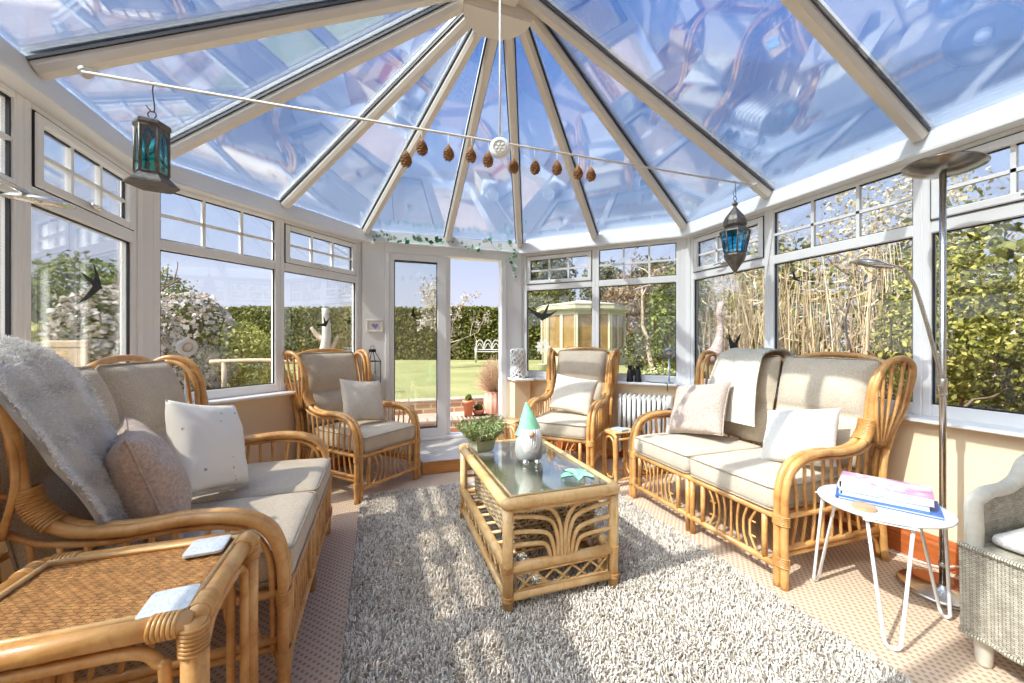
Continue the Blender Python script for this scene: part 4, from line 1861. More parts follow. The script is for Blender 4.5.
def wtop(u, v):
    x, y = a + .012 + (b - a - .024) * u, c_ + .012 + (d_ - c_ - .024) * v
    return Vector((x, y, TZ - .011 + .0016 * math.sin(x * 210 + 2.5 * math.sin(y * 40)) * math.sin(y * 160)))


q.grid(wtop, 120, 100, (b - a, d_ - c_))
q.build('woven_top', M['top_weave'], sd)
q = MB()
for y in (c_, d_):    # arched under-frame between the legs
    for s0, s1 in ((a + .045, b - .045),):
        q.tube(crom([(s0, y, .12), (s0, y, TZ - .13), (s0 + .012, y, TZ - .085), (s0 + .05, y, TZ - .058), ((s0 + s1) / 2, y, TZ - .055), (s1 - .05, y, TZ - .058), (s1 - .012, y, TZ - .085), (s1, y, TZ - .13), (s1, y, .12)], 6), .011, 8)
    q.tube([(a, y, .12), (b, y, .12)], .013, 8)
for x in (a, b):
    s0, s1 = c_ + .045, d_ - .045
    q.tube(crom([(x, s0, .12), (x, s0, TZ - .13), (x, s0 + .012, TZ - .085), (x, s0 + .05, TZ - .058), (x, (s0 + s1) / 2, TZ - .055), (x, s1 - .05, TZ - .058), (x, s1 - .012, TZ - .085), (x, s1, TZ - .13), (x, s1, .12)], 6), .011, 8)
    q.tube([(x, c_, .12), (x, d_, .12)], .013, 8)
q.build('arch_frame', M['rattan'], sd)


def rounded(w_, h_, r_, n=5):
    out = []
    for cx, cy_, a0 in ((w_ / 2 - r_, h_ / 2 - r_, 0), (-w_ / 2 + r_, h_ / 2 - r_, PI / 2), (-w_ / 2 + r_, -h_ / 2 + r_, PI), (w_ / 2 - r_, -h_ / 2 + r_, 1.5 * PI)):
        for k in range(n + 1):
            t_ = a0 + k / n * PI / 2
            out.append((cx + r_ * math.cos(t_), cy_ + r_ * math.sin(t_)))
    return out


for lab, px, py, w_, h_, rz in (('pale blue-grey square coaster at the near edge of the woven table top', 170, 601, .082, .088, 5), ('pale coaster in the far corner of the woven table top, beside the sofa arm', 208, 545.5, .084, .088, 3)):
    x, y = at(px, py, TZ)
    q = MB(); q.prism(rounded(w_, h_, .01), 0, .006)
    o = q.build('coaster', M['coaster'], None, False)
    o.location = (x, y, TZ - .004)
    o.rotation_euler = (0, 0, R(rz))
    tag(o, lab, 'coaster', 'coasters on the side table')


# ================================================================ small cane tables
def cane_table(label, cx, cy_, w_, d_, h_, rz):
    t_ = thing('cane_occasional_table', label, 'side table', (cx, cy_, 0), rz, 'small cane tables')
    r_ = .013
    for y in (-d_ / 2, d_ / 2):
        q = MB()
        q.tube(crom([(-w_ / 2, y, .0), (-w_ / 2, y, h_ - .06), (-w_ / 2 + .01, y, h_ - .03), (-w_ / 2 + .04, y, h_ - .014), (0, y, h_ - .013), (w_ / 2 - .04, y, h_ - .014), (w_ / 2 - .01, y, h_ - .03), (w_ / 2, y, h_ - .06), (w_ / 2, y, 0)], 6), r_ * 1.15, 9)
        q.build('end_frame', M['rattan'], t_)
        q = MB()
        i2 = .028
        q.tube(crom([(-w_ / 2 + i2, y, .10), (-w_ / 2 + i2, y, h_ - .10), (-w_ / 2 + i2 + .03, y, h_ - .05), (0, y, h_ - .045), (w_ / 2 - i2 - .03, y, h_ - .05), (w_ / 2 - i2, y, h_ - .10), (w_ / 2 - i2, y, .10), (w_ / 2 - i2 - .03, y, .055), (0, y, .05), (-w_ / 2 + i2 + .03, y, .055)], 6, True), .009, 8, closed=True)
        q.build('arch_frame', M['rattan'], t_)
    q = MB()
    for x in (-w_ / 2, w_ / 2):
        for zz in (.05, h_ - .05):
            q.tube([(x, -d_ / 2, zz), (x, d_ / 2, zz)], .010, 8)
    q.build('stretcher_frame', M['rattan'], t_)
    q = MB()
    q.bevbox((0, 0, h_ - .004), (w_ - .01, d_ + .01, .012), .005)
    tp = q.build('table_top', M['rattan_pale'], t_, False)
    return t_


cane_table('small cane table squeezed between the window armchair and the cream-throw sofa', 1.80, 2.59, .17, .20, .405, R(-90))
cane_table('small cane table half hidden behind the window armchair, beside the door opening', 1.16, 3.42, .20, .20, .37, R(-45))
q = MB(); q.bevbox((0, 0, .006), (.085, .11, .012), .002)
o = q.build('notepad', M['book_sky'], None, False)
x, y = at(622, 431, .42)
o.location = (1.79, 2.585, .4085)
o.rotation_euler = (0, 0, R(14))
tag(o, 'small pale notepad on the cane table next to the armchair', 'notepad')

# ================================================================ radiator
ra = thing('oil_radiator', 'white finned oil-filled radiator under the window behind the cane table', 'radiator', (2.285, 2.955, 0), math.atan2(2.78 - 3.9, 2.601 - 1.428))
nf = 10
for k in range(nf):
    x = (k - (nf - 1) / 2) * .043
    q = MB()
    q.bevbox((x, 0, .35), (.020, .14, .54), .009)
    q.tube([(x, -.062, .12), (x, -.062, .58)], .014, 8)
    q.tube([(x, .062, .12), (x, .062, .58)], .014, 8)
    q.build('fin', M['radiator'], ra)
q = MB()
for z in (.12, .58):
    q.tube([(-.21, 0, z), (.21, 0, z)], .018, 10)
q.build('header_frame', M['radiator'], ra)
q = MB(); q.bevbox((.235, 0, .37), (.05, .15, .50), .012)
cb = q.build('control_box', M['radiator'], ra, False)
q = MB(); q.lathe([(.02, 0), (.02, .012), (.016, .018), (0, .018)], 16, (.235, -.075, .5), Matrix.Rotation(PI / 2, 3, 'X'))
q.build('dial', M['black'], cb)
for x in (-.15, .15):
    q = MB()
    q.tube([(x, -.11, .03), (x, .11, .03)], .012, 8)
    q.tube([(x, 0, .03), (x, 0, .12)], .012, 8)
    for y in (-.11, .11):
        q.lathe([(0, -.016), (.016, -.012), (.016, .012), (0, .016)], 12, (x, y, .017), Matrix.Rotation(PI / 2, 3, 'Y'))
    q.build('foot', M['radiator'], ra)

# ================================================================ hairpin table + books
hx, hy = 1.926, .986
TR = .95
hp = thing('hairpin_table', 'small round white table on hairpin legs holding the stack of books', 'side table', (hx, hy, 0))
q = MB()
q.lathe([(0, .438), (.192, .438), (.202, .441), (.205, .447), (.202, .452), (0, .452)], 56)
q.build('table_top', M['table_white'], hp)
for fx, fy in ((1.902, 1.215), (1.737, .857), (2.14, .887)):
    v = Vector((fx - hx, fy - hy, 0))
    d = v.normalized()
    s_ = Vector((-d.y, d.x, 0))
    f = d * .232
    q = MB()
    top = d * .175
    q.tube(crom([top + s_ * .062 + Vector((0, 0, .436)), f * .97 + s_ * .026 + Vector((0, 0, .07)), f + s_ * .019 + Vector((0, 0, .02)), f + Vector((0, 0, .0065)), f - s_ * .019 + Vector((0, 0, .02)), f * .97 - s_ * .026 + Vector((0, 0, .07)), top - s_ * .062 + Vector((0, 0, .436))], 6), .0058, 9)
    q.bevbox(top + Vector((0, 0, .4355)), (.05, .15, .004), .001, Matrix.Rotation(math.atan2(d.y, d.x), 3, 'Z'))
    q.build('leg', M['white_paint'], hp)


def book(label, mat, w_, d_, h_, z, cx, cy_, rz, soft=.002):
    b = thing('book', label, 'book', (cx, cy_, z), rz, 'books on the hairpin table')
    q = MB()
    q.bevbox((0, 0, .0018), (w_, d_, .0036), .001)
    q.bevbox((0, 0, h_ - .0018), (w_, d_, .0036), .001)
    # rounded spine on the -x side
    sp = [(-w_ / 2 + .004 * (1 - math.cos(t_)) * 0 - .006 * math.sin(t_), h_ / 2 - h_ / 2 * math.cos(t_)) for t_ in np.linspace(0, PI, 9)]
    vs = [Vector((x, y, z_)) for y in (-d_ / 2, d_ / 2) for x, z_ in sp]
    n = 9
    q.add(vs, [(k, k + 1, n + k + 1, n + k) for k in range(n - 1)] + [tuple(range(n)), tuple(range(2 * n - 1, n - 1, -1))])
    q.build('cover', mat, b, False)
    q = MB()
    q.box((.002, 0, h_ / 2), (w_ - .008, d_ - .010, h_ - .0075))
    q.build('page_block', M['paper'], b, False)
    return b


bz = .4525
book('thin blue hardback at the bottom of the book stack on the white table', M['book_blue'], .30, .19, .014, bz, 1.955, .985, R(-62))
book('pale blue paperback in the middle of the book stack on the white table', M['book_sky'], .255, .155, .022, bz + .0142, 1.945, .995, R(-60))
book('thick white and pink book on top of the book stack', M['book_pink'], .27, .165, .034, bz + .0364, 1.958, .992, R(-64))
sx_, sy_ = at(873, 507.5, .456)
q = MB()
q.lathe([(0, 0), (.044, 0), (.046, .003), (.045, .009), (.042, .011), (0, .011)], 30, (0, 0, 0), None, 0, 2 * PI, (1, .86))
o = q.build('wood_slice_coaster', M['slice'])
o.location = (*at(864, 508.5, .452), bz + .0003)
o.rotation_euler = (0, 0, R(30))
tag(o, 'round wood-slice coaster beside the books on the white table', 'coaster')

# ================================================================ floor lamps
PX, PY = 2.349, .983


def uplighter(label, px, py, head_h, dish_m, arm_pts, joint, rz, head_n):
    L = thing('floor_lamp', label, 'floor lamp', (px, py, 0), 0, 'brushed steel floor lamps')
    q = MB()
    q.lathe([(0, 0), (.142, 0), (.148, .006), (.147, .016), (.14, .021), (.02, .024), (.018, .032), (0, .032)], 44)
    q.build('base', M['chrome'], L)
    q = MB()
    q.tube([(0, 0, .02), (0, 0, head_h)], .0115, 14)
    q.lathe([(.0155, -.035), (.0165, -.03), (.0165, .03), (.0155, .035)], 14, (0, 0, joint))
    q.lathe([(.013, -.012), (.0145, -.01), (.0145, .01), (.013, .012)], 14, (0, 0, .12))
    q.build('pole', M['chrome'], L)
    q = MB()
    m3 = dish_m.to_3x3()
    q.lathe([(.0, -.012), (.05, -.010), (.10, .004), (.128, .020), (.132, .022), (.129, .026), (.10, .012), (.05, -.003), (.0, -.005)], 48, (0, 0, head_h + .012), m3)
    dsh = q.build('uplight_dish', M['dish_steel'], L)
    q = MB()
    q.lathe([(.022, -.004), (.022, .01), (.03, .016), (0, .018)], 20, (0, 0, head_h + .014), m3)
    q.build('bulb_cover', M['white_paint'], dsh)
    q = MB()
    C = crom(arm_pts, 8)
    q.tube(C, .0075, 10)
    arm = q.build('reading_arm', M['chrome'], L)
    q = MB()
    hm = frame_of(head_n, (0, 1, .2)).to_3x3()
    q.lathe([(0, .018), (.03, .017), (.06, .011), (.078, 0), (.080, -.004), (.074, -.002), (.05, .007), (0, .012)], 32, C[-1], hm)
    hd = q.build('reading_head', M['chrome'], L)
    q = MB()
    q.lathe([(0, .009), (.045, .006), (.048, .002), (0, .001)], 24, C[-1], hm)
    q.build('diffuser', M['white_paint'], hd)
    return L


J = .905
A = [Vector((0, 0, J)), Vector((-.01, .012, J + .02))]
tb = onx(919, 298, 2.30) - Vector((PX, PY, 0))
t2 = onx(912, 281, 2.285) - Vector((PX, PY, 0))
t3 = onx(900, 268, 2.26) - Vector((PX, PY, 0))
t4 = onx(873, 264, 2.20) - Vector((PX, PY, 0))
uplighter('tall brushed-steel uplighter lamp with a reading arm, standing behind the white hairpin table', PX, PY, 1.845,
          Matrix.Rotation(R(4), 4, 'X') @ Matrix.Rotation(R(7), 4, 'Y'), [Vector((-.014, .008, J)), onx(939, 370, 2.335) - Vector((PX, PY, 0)), onx(930, 335, 2.32) - Vector((PX, PY, 0)), tb, t2, t3, t4], J, 0, (.15, -.25, 1))
QX, QY = -1.03, 1.18
hd = onx(40, 201, -1.06) - Vector((QX, QY, 0))
uplighter('steel floor lamp at the picture edge, its reading head above the fluffy throw', QX, QY, 1.845,
          Matrix.Identity(4), [Vector((0, .014, .95)), Vector((-.02, .05, 1.2)), Vector((-.045, .18, 1.50)), Vector((-.05, .30, 1.585)), (hd + Vector((-.0, -.10, .012))), hd], .95, 0, (.05, -.1, 1))

# ================================================================ white loom chair
wc = thing('loom_armchair', 'off-white woven loom chair with grey seat pad at the picture edge by the white table', 'armchair', (1.925, .45, 0))
# local: x = depth from the front (0) to the back (.56), y = across (-.30 .. .30)
HD, HWD = .55, .295
SZ = .405


def plan(u):
    """horseshoe from the front far corner round the back to the front near corner"""
    if u < .3:
        return Vector((HD * .60 * u / .3, HWD, 0))
    if u > .7:
        return Vector((HD * .60 * (1 - u) / .3, -HWD, 0))
    a = (u - .3) / .4 * PI
    return Vector((HD * .60 + (HD * .40) * math.sin(a), HWD * math.cos(a), 0))


def rim(u):
    k = abs(u - .5) * 2
    t_ = max(0, min(1, 1 - k / .60))
    z = .575 + .24 * t_ * t_ * (3 - 2 * t_)
    return z - .05 * max(0, (k - .84) / .16) ** 2


def outp(u, off):
    p = plan(u)
    a, b = plan(max(0, u - .01)), plan(min(1, u + .01))
    t_ = (b - a).normalized()
    n = Vector((t_.y, -t_.x, 0)) * -1
    return p + n * off


q = MB()
NU = 300


def shell(u, v, off):
    z = .12 + (rim(u) - .12) * v
    p = outp(u, off)
    rib = .0022 * math.sin(u * 2 * PI * 92)
    row = .0016 * math.sin(z * 2 * PI / .0085 + (PI if int(u * 184) % 2 else 0))
    o = outp(u, off + (rib + row) * (1 if off >= 0 else -1))
    lean = max(0, z - SZ) * .10 * math.sin(PI * max(0, min(1, (u - .2) / .6)))
    return Vector((o.x + lean, o.y, z))


q.grid(lambda u, v: shell(u, v, .0), NU, 70, (1.6, .7))
q.grid(lambda u, v: shell(1 - u, v, -.022), NU, 70, (1.6, .7))
q.build('woven_shell', M['loom'], wc)
q = MB()
roll = [Vector((.016, HWD - .011, z)) for z in (.14, .25, .38, .47)]
roll += [shell(u, 1, -.011) for u in np.linspace(.02, .98, 34)]
roll += [Vector((.016, -HWD + .011, z)) for z in (.47, .38, .25, .12)]
q.tube(crom(roll, 4), .0225, 10)
q.build('arm_roll_frame', M['loom_plain'], wc)
q = MB()


def front(u, v):
    y = (HWD + .012) * (1 - 2 * u)
    z = .105 + (SZ - .105) * v
    bow = -.03 * (1 - (2 * u - 1) ** 2)
    f = .0022 * math.sin(u * 2 * PI * 33) + .0018 * math.sin(z * 2 * PI / .0085 + (PI if int(u * 66) % 2 else 0))
    return Vector((-.012 + bow + f - .01 * v, y, z))


q.grid(front, 220, 70, (.6, .3))
q.grid(lambda u, v: Vector((-.034 - .03 * (1 - (2 * u - 1) ** 2) + v * .5 * (1), (HWD - .005) * (1 - 2 * u), SZ)), 60, 40, (.6, .5))
q.build('woven_seat', M['loom'], wc)
q = MB()
q.tube([front(u, 1) + Vector((.0, 0, 0)) for u in np.linspace(0, 1, 40)], .009, 8)
q.tube([front(u, 0) for u in np.linspace(0, 1, 40)], .008, 8)
q.build('braid_trim', M['loom'], wc)
for x, y in ((.025, HWD - .03), (.025, -HWD + .03), (HD * .8, HWD * .62), (HD * .8, -HWD * .62)):
    q = MB()
    q.lathe([(.017, 0), (.02, .01), (.026, .12), (.026, .2)], 16, (x, y, 0))
    q.build('leg', M['loom_plain'], wc)
q = MB()
pad(q, (.26, 0, SZ + .028), (.44, .50, .045), .02, .012, 14, .005, 9)
q.build('seat_pad', M['grey_cush'], wc)

# ================================================================ SHAGGY RUG
rug = thing('shaggy_rug', 'thick grey-cream shaggy rug under the coffee table', 'rug', (0, 0, 0))
rx0, rx1, ry0, ry1 = -.125, 1.62, .35, 2.93
q = MB(); q.bevbox(((rx0 + rx1) / 2, (ry0 + ry1) / 2, .003), (rx1 - rx0, ry1 - ry0, .006), .002)
q.build('backing', M['rug_back'], rug, False)
rng = np.random.default_rng(11)
st_ = .0092
gx_, gy_ = np.meshgrid(np.arange(rx0 + .008, rx1 - .004, st_), np.arange(ry0 + .008, ry1 - .004, st_))
P = np.stack([gx_.ravel(), gy_.ravel()], 1) + rng.normal(size=(gx_.size, 2)) * .004
for lx_, ly_ in ((.495, 1.49), (.995, 1.49), (.495, 2.36), (.995, 2.36), (1.561, 2.616), (1.54, 2.64), (-.14, 2.82)):
    P = P[(P[:, 0] - lx_) ** 2 + (P[:, 1] - ly_) ** 2 > .028 ** 2]
n = len(P)
# tufts lie over in slowly turning directions
ang = np.array([noise.noise(Vector((x * 5, y * 5, 0))) * 5 + noise.noise(Vector((x * 23, y * 23, 4))) * 3 for x, y in P]) + rng.normal(size=n) * 1.1
lean = .004 + .013 * rng.random(n)
hh = .016 + .010 * rng.random(n)
wd = .0040 + .0016 * rng.random(n)
d = np.stack([np.cos(ang), np.sin(ang)], 1)
s2 = np.stack([-d[:, 1], d[:, 0]], 1)
V = np.zeros((n, 7, 3))
for k, (f, z, w_) in enumerate(((0, .003, 1.0), (.35, .72, 1.1))):
    c = P + d * (lean * f)[:, None]
    zz = .003 + hh * z if k else np.full(n, .003)
    V[:, 3 * k, :2] = c + s2 * (wd * w_)[:, None] * .5
    V[:, 3 * k + 1, :2] = c - s2 * (wd * w_)[:, None] * .5
    V[:, 3 * k + 2, :2] = c + d * (wd * w_)[:, None] * .8
    V[:, 3 * k:3 * k + 3, 2] = zz[:, None]
V[:, 3 * 1 + 2, 2] -= .003
V[:, 6, :2] = P + d * lean[:, None] * 1.15
V[:, 6, 2] = .003 + hh * .86
fc = []
tri = [(0, 1, 4, 3), (1, 2, 5, 4), (2, 0, 3, 5), (3, 4, 6, 6), (4, 5, 6, 6), (5, 3, 6, 6)]
quads = np.array([t_ for t_ in tri if len(set(t_)) == 4])
tris = np.array([t_[:3] for t_ in tri if len(set(t_)) == 3])
base = (np.arange(n) * 7)[:, None, None]
Q = (quads[None] + base).reshape(-1, 4)
T = (tris[None] + base).reshape(-1, 3)
me = bpy.data.meshes.new('shag_pile')
me.vertices.add(7 * n)
me.vertices.foreach_set('co', V.reshape(-1).astype(np.float32))
li = np.concatenate([Q.ravel(), T.ravel()]).astype(np.int32)
me.loops.add(len(li))
me.loops.foreach_set('vertex_index', li)
me.polygons.add(len(Q) + len(T))
ls = np.concatenate([np.arange(len(Q)) * 4, len(Q) * 4 + np.arange(len(T)) * 3]).astype(np.int32)
lt = np.concatenate([np.full(len(Q), 4), np.full(len(T), 3)]).astype(np.int32)
me.polygons.foreach_set('loop_start', ls)
me.polygons.foreach_set('loop_total', lt)
me.polygons.foreach_set('use_smooth', np.ones(len(lt), dtype=bool))
me.update(calc_edges=True)
at_ = me.attributes.new('tone', 'FLOAT', 'POINT')
tn = np.clip(np.array([noise.noise(Vector((x * 45, y * 45, 9))) for x, y in P]) * .5 + .55 + rng.normal(size=n) * .2, 0, 1)
at_.data.foreach_set('value', np.repeat(tn, 7).astype(np.float32))
me.materials.append(M['shag'])
o = bpy.data.objects.new('shag_pile', me)
COL.objects.link(o)
o.parent = rug
o['kind'] = 'stuff'
ct.location.z = .006

# ================================================================ THINGS HUNG UNDER THE ROOF
YR = 1.94
p0, p1 = ony(82, 72, YR), ony(756, 186, YR)
rodz = lambda x: p0.z + (p1.z - p0.z) * (x - p0.x) / (p1.x - p0.x)
hr = thing('hanging_rod', 'thin pale rod strung across the room between two rafters', 'rod', p0)
q = MB(); q.tube([(0, 0, 0), p1 - p0], .006, 10)
q.build('rod', M['rod'], hr)
for p in (Vector((0, 0, 0)), p1 - p0):
    q = MB()
    q.lathe([(.022, 0), (.022, .006), (.012, .012), (.012, .03), (0, .034)], 16, p + Vector((0, .028, .012)), Matrix.Rotation(PI / 2, 3, 'X'))
    q.tube([p + Vector((-.03, .026, .028)), p + Vector((.03, .026, .028))], .007, 8)
    q.build('bracket', M['rod'], hr)


def pine_cone(px, py, k):
    c = ony(px, py, YR - .004)
    t_ = thing('hanging_pine_cone', 'pine cone hanging on a short thread', 'pine cone', c, k * 1.3, 'pine cones hung from the rod')
    q = MB()
    q.lathe([(0, -.036), (.012, -.032), (.019, -.018), (.020, -.004), (.015, .016), (.008, .032), (0, .037)], 14)
    for j in range(62):
        f = (j + .5) / 62
        z = -.036 + .072 * f
        rb = .021 * math.sin(PI * min(1, .10 + f * .88)) ** .7 * (1.12 - .4 * f)
        a = j * 2.39996
        er, et = Vector((math.cos(a), math.sin(a), 0)), Vector((-math.sin(a), math.cos(a), 0))
        b0 = er * rb * .75 + Vector((0, 0, z + .004))
        tip = er * (rb * 1.32 + .002) + Vector((0, 0, z - .004))
        w_ = .0075 * (.6 + rb / .021 * .6)
        P4 = [b0 - et * w_ * .6, b0 + et * w_ * .6, tip + et * w_ * .8, tip - et * w_ * .8]
        lo_ = [p + Vector((0, 0, -.0035)) for p in P4]
        q.add(P4 + lo_, [(0, 1, 2, 3), (7, 6, 5, 4), (1, 5, 6, 2), (2, 6, 7, 3), (3, 7, 4, 0)], None, True)
    q.build('cone', M['cone'], t_)
    q = MB()
    top = rodz(c.x) - c.z
    q.tube([(0, 0, .034), (0, .002, top * .6), (0, .004, top - .005)], .0012, 5)
    q.build('thread', M['cord'], t_)
    return t_


CN = [(406, 158), (422, 146), (448.5, 152), (471, 154), (488, 158.5), (513.5, 165), (535, 166), (557, 167), (578, 171.5), (591, 173.5)]
WORD = ['leftmost pine cone of the row, hanging lowest at its end', 'second pine cone from the left in the row, hung tight under the rod', 'third pine cone from the left in the hanging row',
        'fourth pine cone from the left in the hanging row', 'pine cone hanging just left of the round white pendant', 'pine cone hanging just right of the round white pendant',
        'fourth pine cone from the right in the hanging row', 'third pine cone from the right in the hanging row', 'second pine cone from the right in the hanging row', 'rightmost pine cone of the hanging row']
for k, (px, py) in enumerate(CN):
    pine_cone(px, py, k)['label'] = WORD[k]

# pendant disc on a cord from the ridge
dx_, dy_ = ray(500)
tt = 1.88 / dy_
pc = Vector((dx_ * tt, 1.88, hgt(148, tt)))
pd = thing('hanging_pendant', 'round white pendant with a pierced flower pattern on a long white cord', 'pendant', pc, -YAW)
q = MB()
rot = Matrix.Rotation(PI / 2, 3, 'X')
q.lathe([(0, -.016), (.040, -.016), (.052, -.008), (.054, 0), (.052, .008), (.040, .016), (0, .016)], 36, (0, 0, 0), rot)
bdy = q.build('disc', M['white_paint'], pd)
q = MB()
for ring_r in (.034, .046):
    q.tube([(ring_r * math.cos(a), -.017 + (.007 if ring_r > .04 else 0), ring_r * math.sin(a)) for a in np.linspace(0, 2 * PI, 30)[:-1]], .002, 6, closed=True)
for k in range(6):
    a = k * PI / 3
    cx, cz = .019 * math.cos(a), .019 * math.sin(a)
    q.tube([(cx + .011 * math.cos(b), -.0175, cz + .011 * math.sin(b)) for b in np.linspace(0, 2 * PI, 16)[:-1]], .0018, 5, closed=True)
q.build('flower_lattice', M['stone'], bdy)
q = MB()
ztop = RZ - .096 - pc.z
q.tube([(0, 0, .05), (0, 0, ztop)], .005, 8)
q.lathe([(.012, ztop - .03), (.02, ztop - .01), (.02, ztop), (0, ztop)], 14)
q.build('cord', M['cord'], pd)


def poly_lantern(name, label, loc, prof, n, a0, pane_prof, gm, band, hook_top, arch=False, base=None):
    """faceted metal lantern: prof = metal caps as lists of (r, z); pane_prof = ((r, z), (r, z))"""
    L = thing(name, label, 'lantern', loc)
    rz3 = Matrix.Rotation(a0, 3, 'Z')
    for nm, pr in prof:
        q = MB(); q.lathe(pr, n, (0, 0, 0), rz3)
        q.build(nm, M['pewter'], L, False)
    (r0, z0), (r1, z1) = pane_prof
    for k in range(n):
        a, b = a0 + 2 * PI * k / n, a0 + 2 * PI * (k + 1) / n
        A0, B0 = Vector((r0 * math.cos(a), r0 * math.sin(a), z0)), Vector((r0 * math.cos(b), r0 * math.sin(b), z0))
        A1, B1 = Vector((r1 * math.cos(a), r1 * math.sin(a), z1)), Vector((r1 * math.cos(b), r1 * math.sin(b), z1))
        q = MB()
        q.slab([A0 * .97, B0 * .97, B1 * .97 + Vector((0, 0, 0)), A1 * .97], .002)
        q.v = [(x, y, z if True else z) for x, y, z in q.v]
        pn = q.build('pane', gm, L, False)
        fr_ = MB()
        fr_.tube([A0, A1], band, 6)
        fr_.tube([A0, B0], band * .8, 6)
        fr_.tube([A1, B1], band * .8, 6)
        fr_.build('pane_frame', M['pewter'], pn)
        if arch:
            q = MB()
            lerp = lambda u, v: A0.lerp(B0, u).lerp(A1.lerp(B1, u), v)
            nn = (A0 + B1) .normalized() * .0012
            # spandrel plates beside an ogee arch opening, plus a slim leafy stem in the middle
            oy = [(.14, .0), (.14, .62), (.16, .74), (.26, .85), (.38, .9), (.5, .97)]
            left = [lerp(u, v) + nn for u, v in oy]
            q.add(left + [lerp(0, 0) + nn, lerp(0, 1) + nn, lerp(.5, 1) + nn], [(6, 0, 1, 7), (7, 1, 2), (7, 2, 3), (7, 3, 4), (7, 4, 5, 8)], None, True)
            right = [lerp(1 - u, v) + nn for u, v in oy]
            q.add(right + [lerp(1, 0) + nn, lerp(1, 1) + nn, lerp(.5, 1) + nn], [(0, 6, 7, 1), (1, 7, 2), (2, 7, 3), (3, 7, 4), (4, 7, 8, 5)], None, True)
            for u0, v0, v1, w0 in ((.5, .0, .95, .09), (.5, .5, .9, .22), (.5, .05, .22, .2)):
                q.add([lerp(u0, v0) + nn, lerp(u0 + w0 / 2, (v0 + v1) / 2) + nn, lerp(u0, v1) + nn, lerp(u0 - w0 / 2, (v0 + v1) / 2) + nn], [(0, 1, 2, 3)], None, True)
            q.build('arch_lattice', M['pewter'], pn, False)
    q = MB()
    zt = hook_top
    zz0 = max(z for nm, pr in prof for r_, z in pr)
    q.tube([(.014 * math.cos(a), 0, zz0 + .014 + .014 * math.sin(a)) for a in np.linspace(0, 2 * PI, 18)[:-1]], .0022, 6, closed=True)
    q.tube(crom([(-.02, 0, zz0 + .05), (-.008, 0, zz0 + .034), (.004, 0, zz0 + .026), (.008, 0, zz0 + .045), (.002, 0, zt - .03), (.004, 0, zt), (-.006, 0, zt + .009), (-.012, 0, zt - .002)], 6), .0022, 6)
    q.build('hook', M['dark_metal'], L)
    return L


c = ony(152, 150, YR)
zr = rodz(c.x) - c.z
poly_lantern('hanging_lantern', 'aged metal lantern with teal arched panes and a flared base, hung near the corner post', c,
             [('roof', [(0, .128), (.012, .127), (.02, .122), (.045, .113), (.059, .104), (.061, .092), (.056, .082), (.053, .076)]),
              ('body_base', [(.053, -.098), (.054, -.108), (.085, -.138), (.088, -.146), (.05, -.143), (0, -.14)])],
             6, R(12), ((.053, -.10), (.053, .08)), M['teal_glass'], .004, zr, True)
c = ony(735, 242, YR)
zr = rodz(c.x) - c.z
poly_lantern('hanging_lantern', 'onion-domed pewter lantern with bright blue panes, hung beside the front corner', c,
             [('dome', [(0, .275), (.006, .272), (.014, .262), (.02, .252), (.012, .242), (.008, .236), (.016, .222), (.036, .197), (.058, .168), (.071, .138), (.071, .112), (.062, .10), (.058, .095), (.07, .088), (.092, .072), (.094, .064), (.086, .062)]),
              ('lower_cone', [(.058, -.075), (.066, -.082), (.068, -.092), (.058, -.12), (.036, -.155), (.018, -.185), (.006, -.205), (.009, -.212), (0, -.22)])],
             8, R(6), ((.062, -.075), (.089, .064)), M['blue_glass'], .005, zr)

# ================================================================ SILL AND WALL THINGS
# ivy garland along the beam above the door
GP = [(369, 246), (376, 237), (384, 234), (394, 240), (404, 244), (413, 236), (424, 241), (436, 243), (447, 238), (458, 243), (468, 245), (476, 249), (487, 240), (498, 250), (506, 241), (512, 246), (513, 258), (514, 270), (513, 278)]
vine = [onwall(2, px, py, -.042) for px, py in GP]
gl_ = thing('ivy_garland', 'green and white leafy garland strung along the beam above the door', 'garland', vine[0])
q = MB(); q.tube(crom([p - vine[0] for p in vine], 5), .0022, 6)
q.build('vine', M['leaf_green'] if False else M['cord'], gl_)
rng = np.random.default_rng(21)
C = crom([p - vine[0] for p in vine], 5)
pts, nr, tn = [], [], []
for k in range(95):
    p = C[rng.integers(0, len(C))]
    pts.append(tuple(p + Vector((rng.normal() * .018, -.008 - .012 * rng.random(), rng.normal() * .018))))
    nr.append((rng.normal() * .3, -1, rng.normal() * .3))
    tn.append(rng.choice([.1, .3, .45, .6, .85, 1.0]))
leaves_at('leaves', M['leaf_ivy'], np.array(pts), np.array(nr), .048, gl_, rng, .75, 0, .15, np.array(tn))

# heart sign on the door side panel
c = ony(375, 326, YD - .006)
sg_ = thing('heart_sign', 'tiny cream framed sign with a lavender heart, on the post beside the door', 'sign', c)
q = MB()
for x0, x1, z0, z1 in ((-.075, .075, .045, .058), (-.075, .075, -.058, -.045), (-.075, -.062, -.045, .045), (.062, .075, -.045, .045)):
    q.bevbox(((x0 + x1) / 2, 0, (z0 + z1) / 2), (x1 - x0, .012, z1 - z0), .003)
q.build('frame', M['rod'], sg_, False)
q = MB(); q.box((0, .002, 0), (.126, .006, .092))
q.build('board', M['white_paint'], sg_, False)
q = MB()
M['lavender'] = plain('lavender', srgb(148, 138, 186), .6, noise_amt=.05)
hp_ = [(.030 * 16 * math.sin(t_) ** 3 / 16, .030 * (13 * math.cos(t_) - 5 * math.cos(2 * t_) - 2 * math.cos(3 * t_) - math.cos(4 * t_)) / 16) for t_ in np.linspace(0, 2 * PI, 33)[:-1]]
q.prism(hp_, 0, .003, Matrix(((1, 0, 0), (0, 0, -1), (0, 1, 0))))
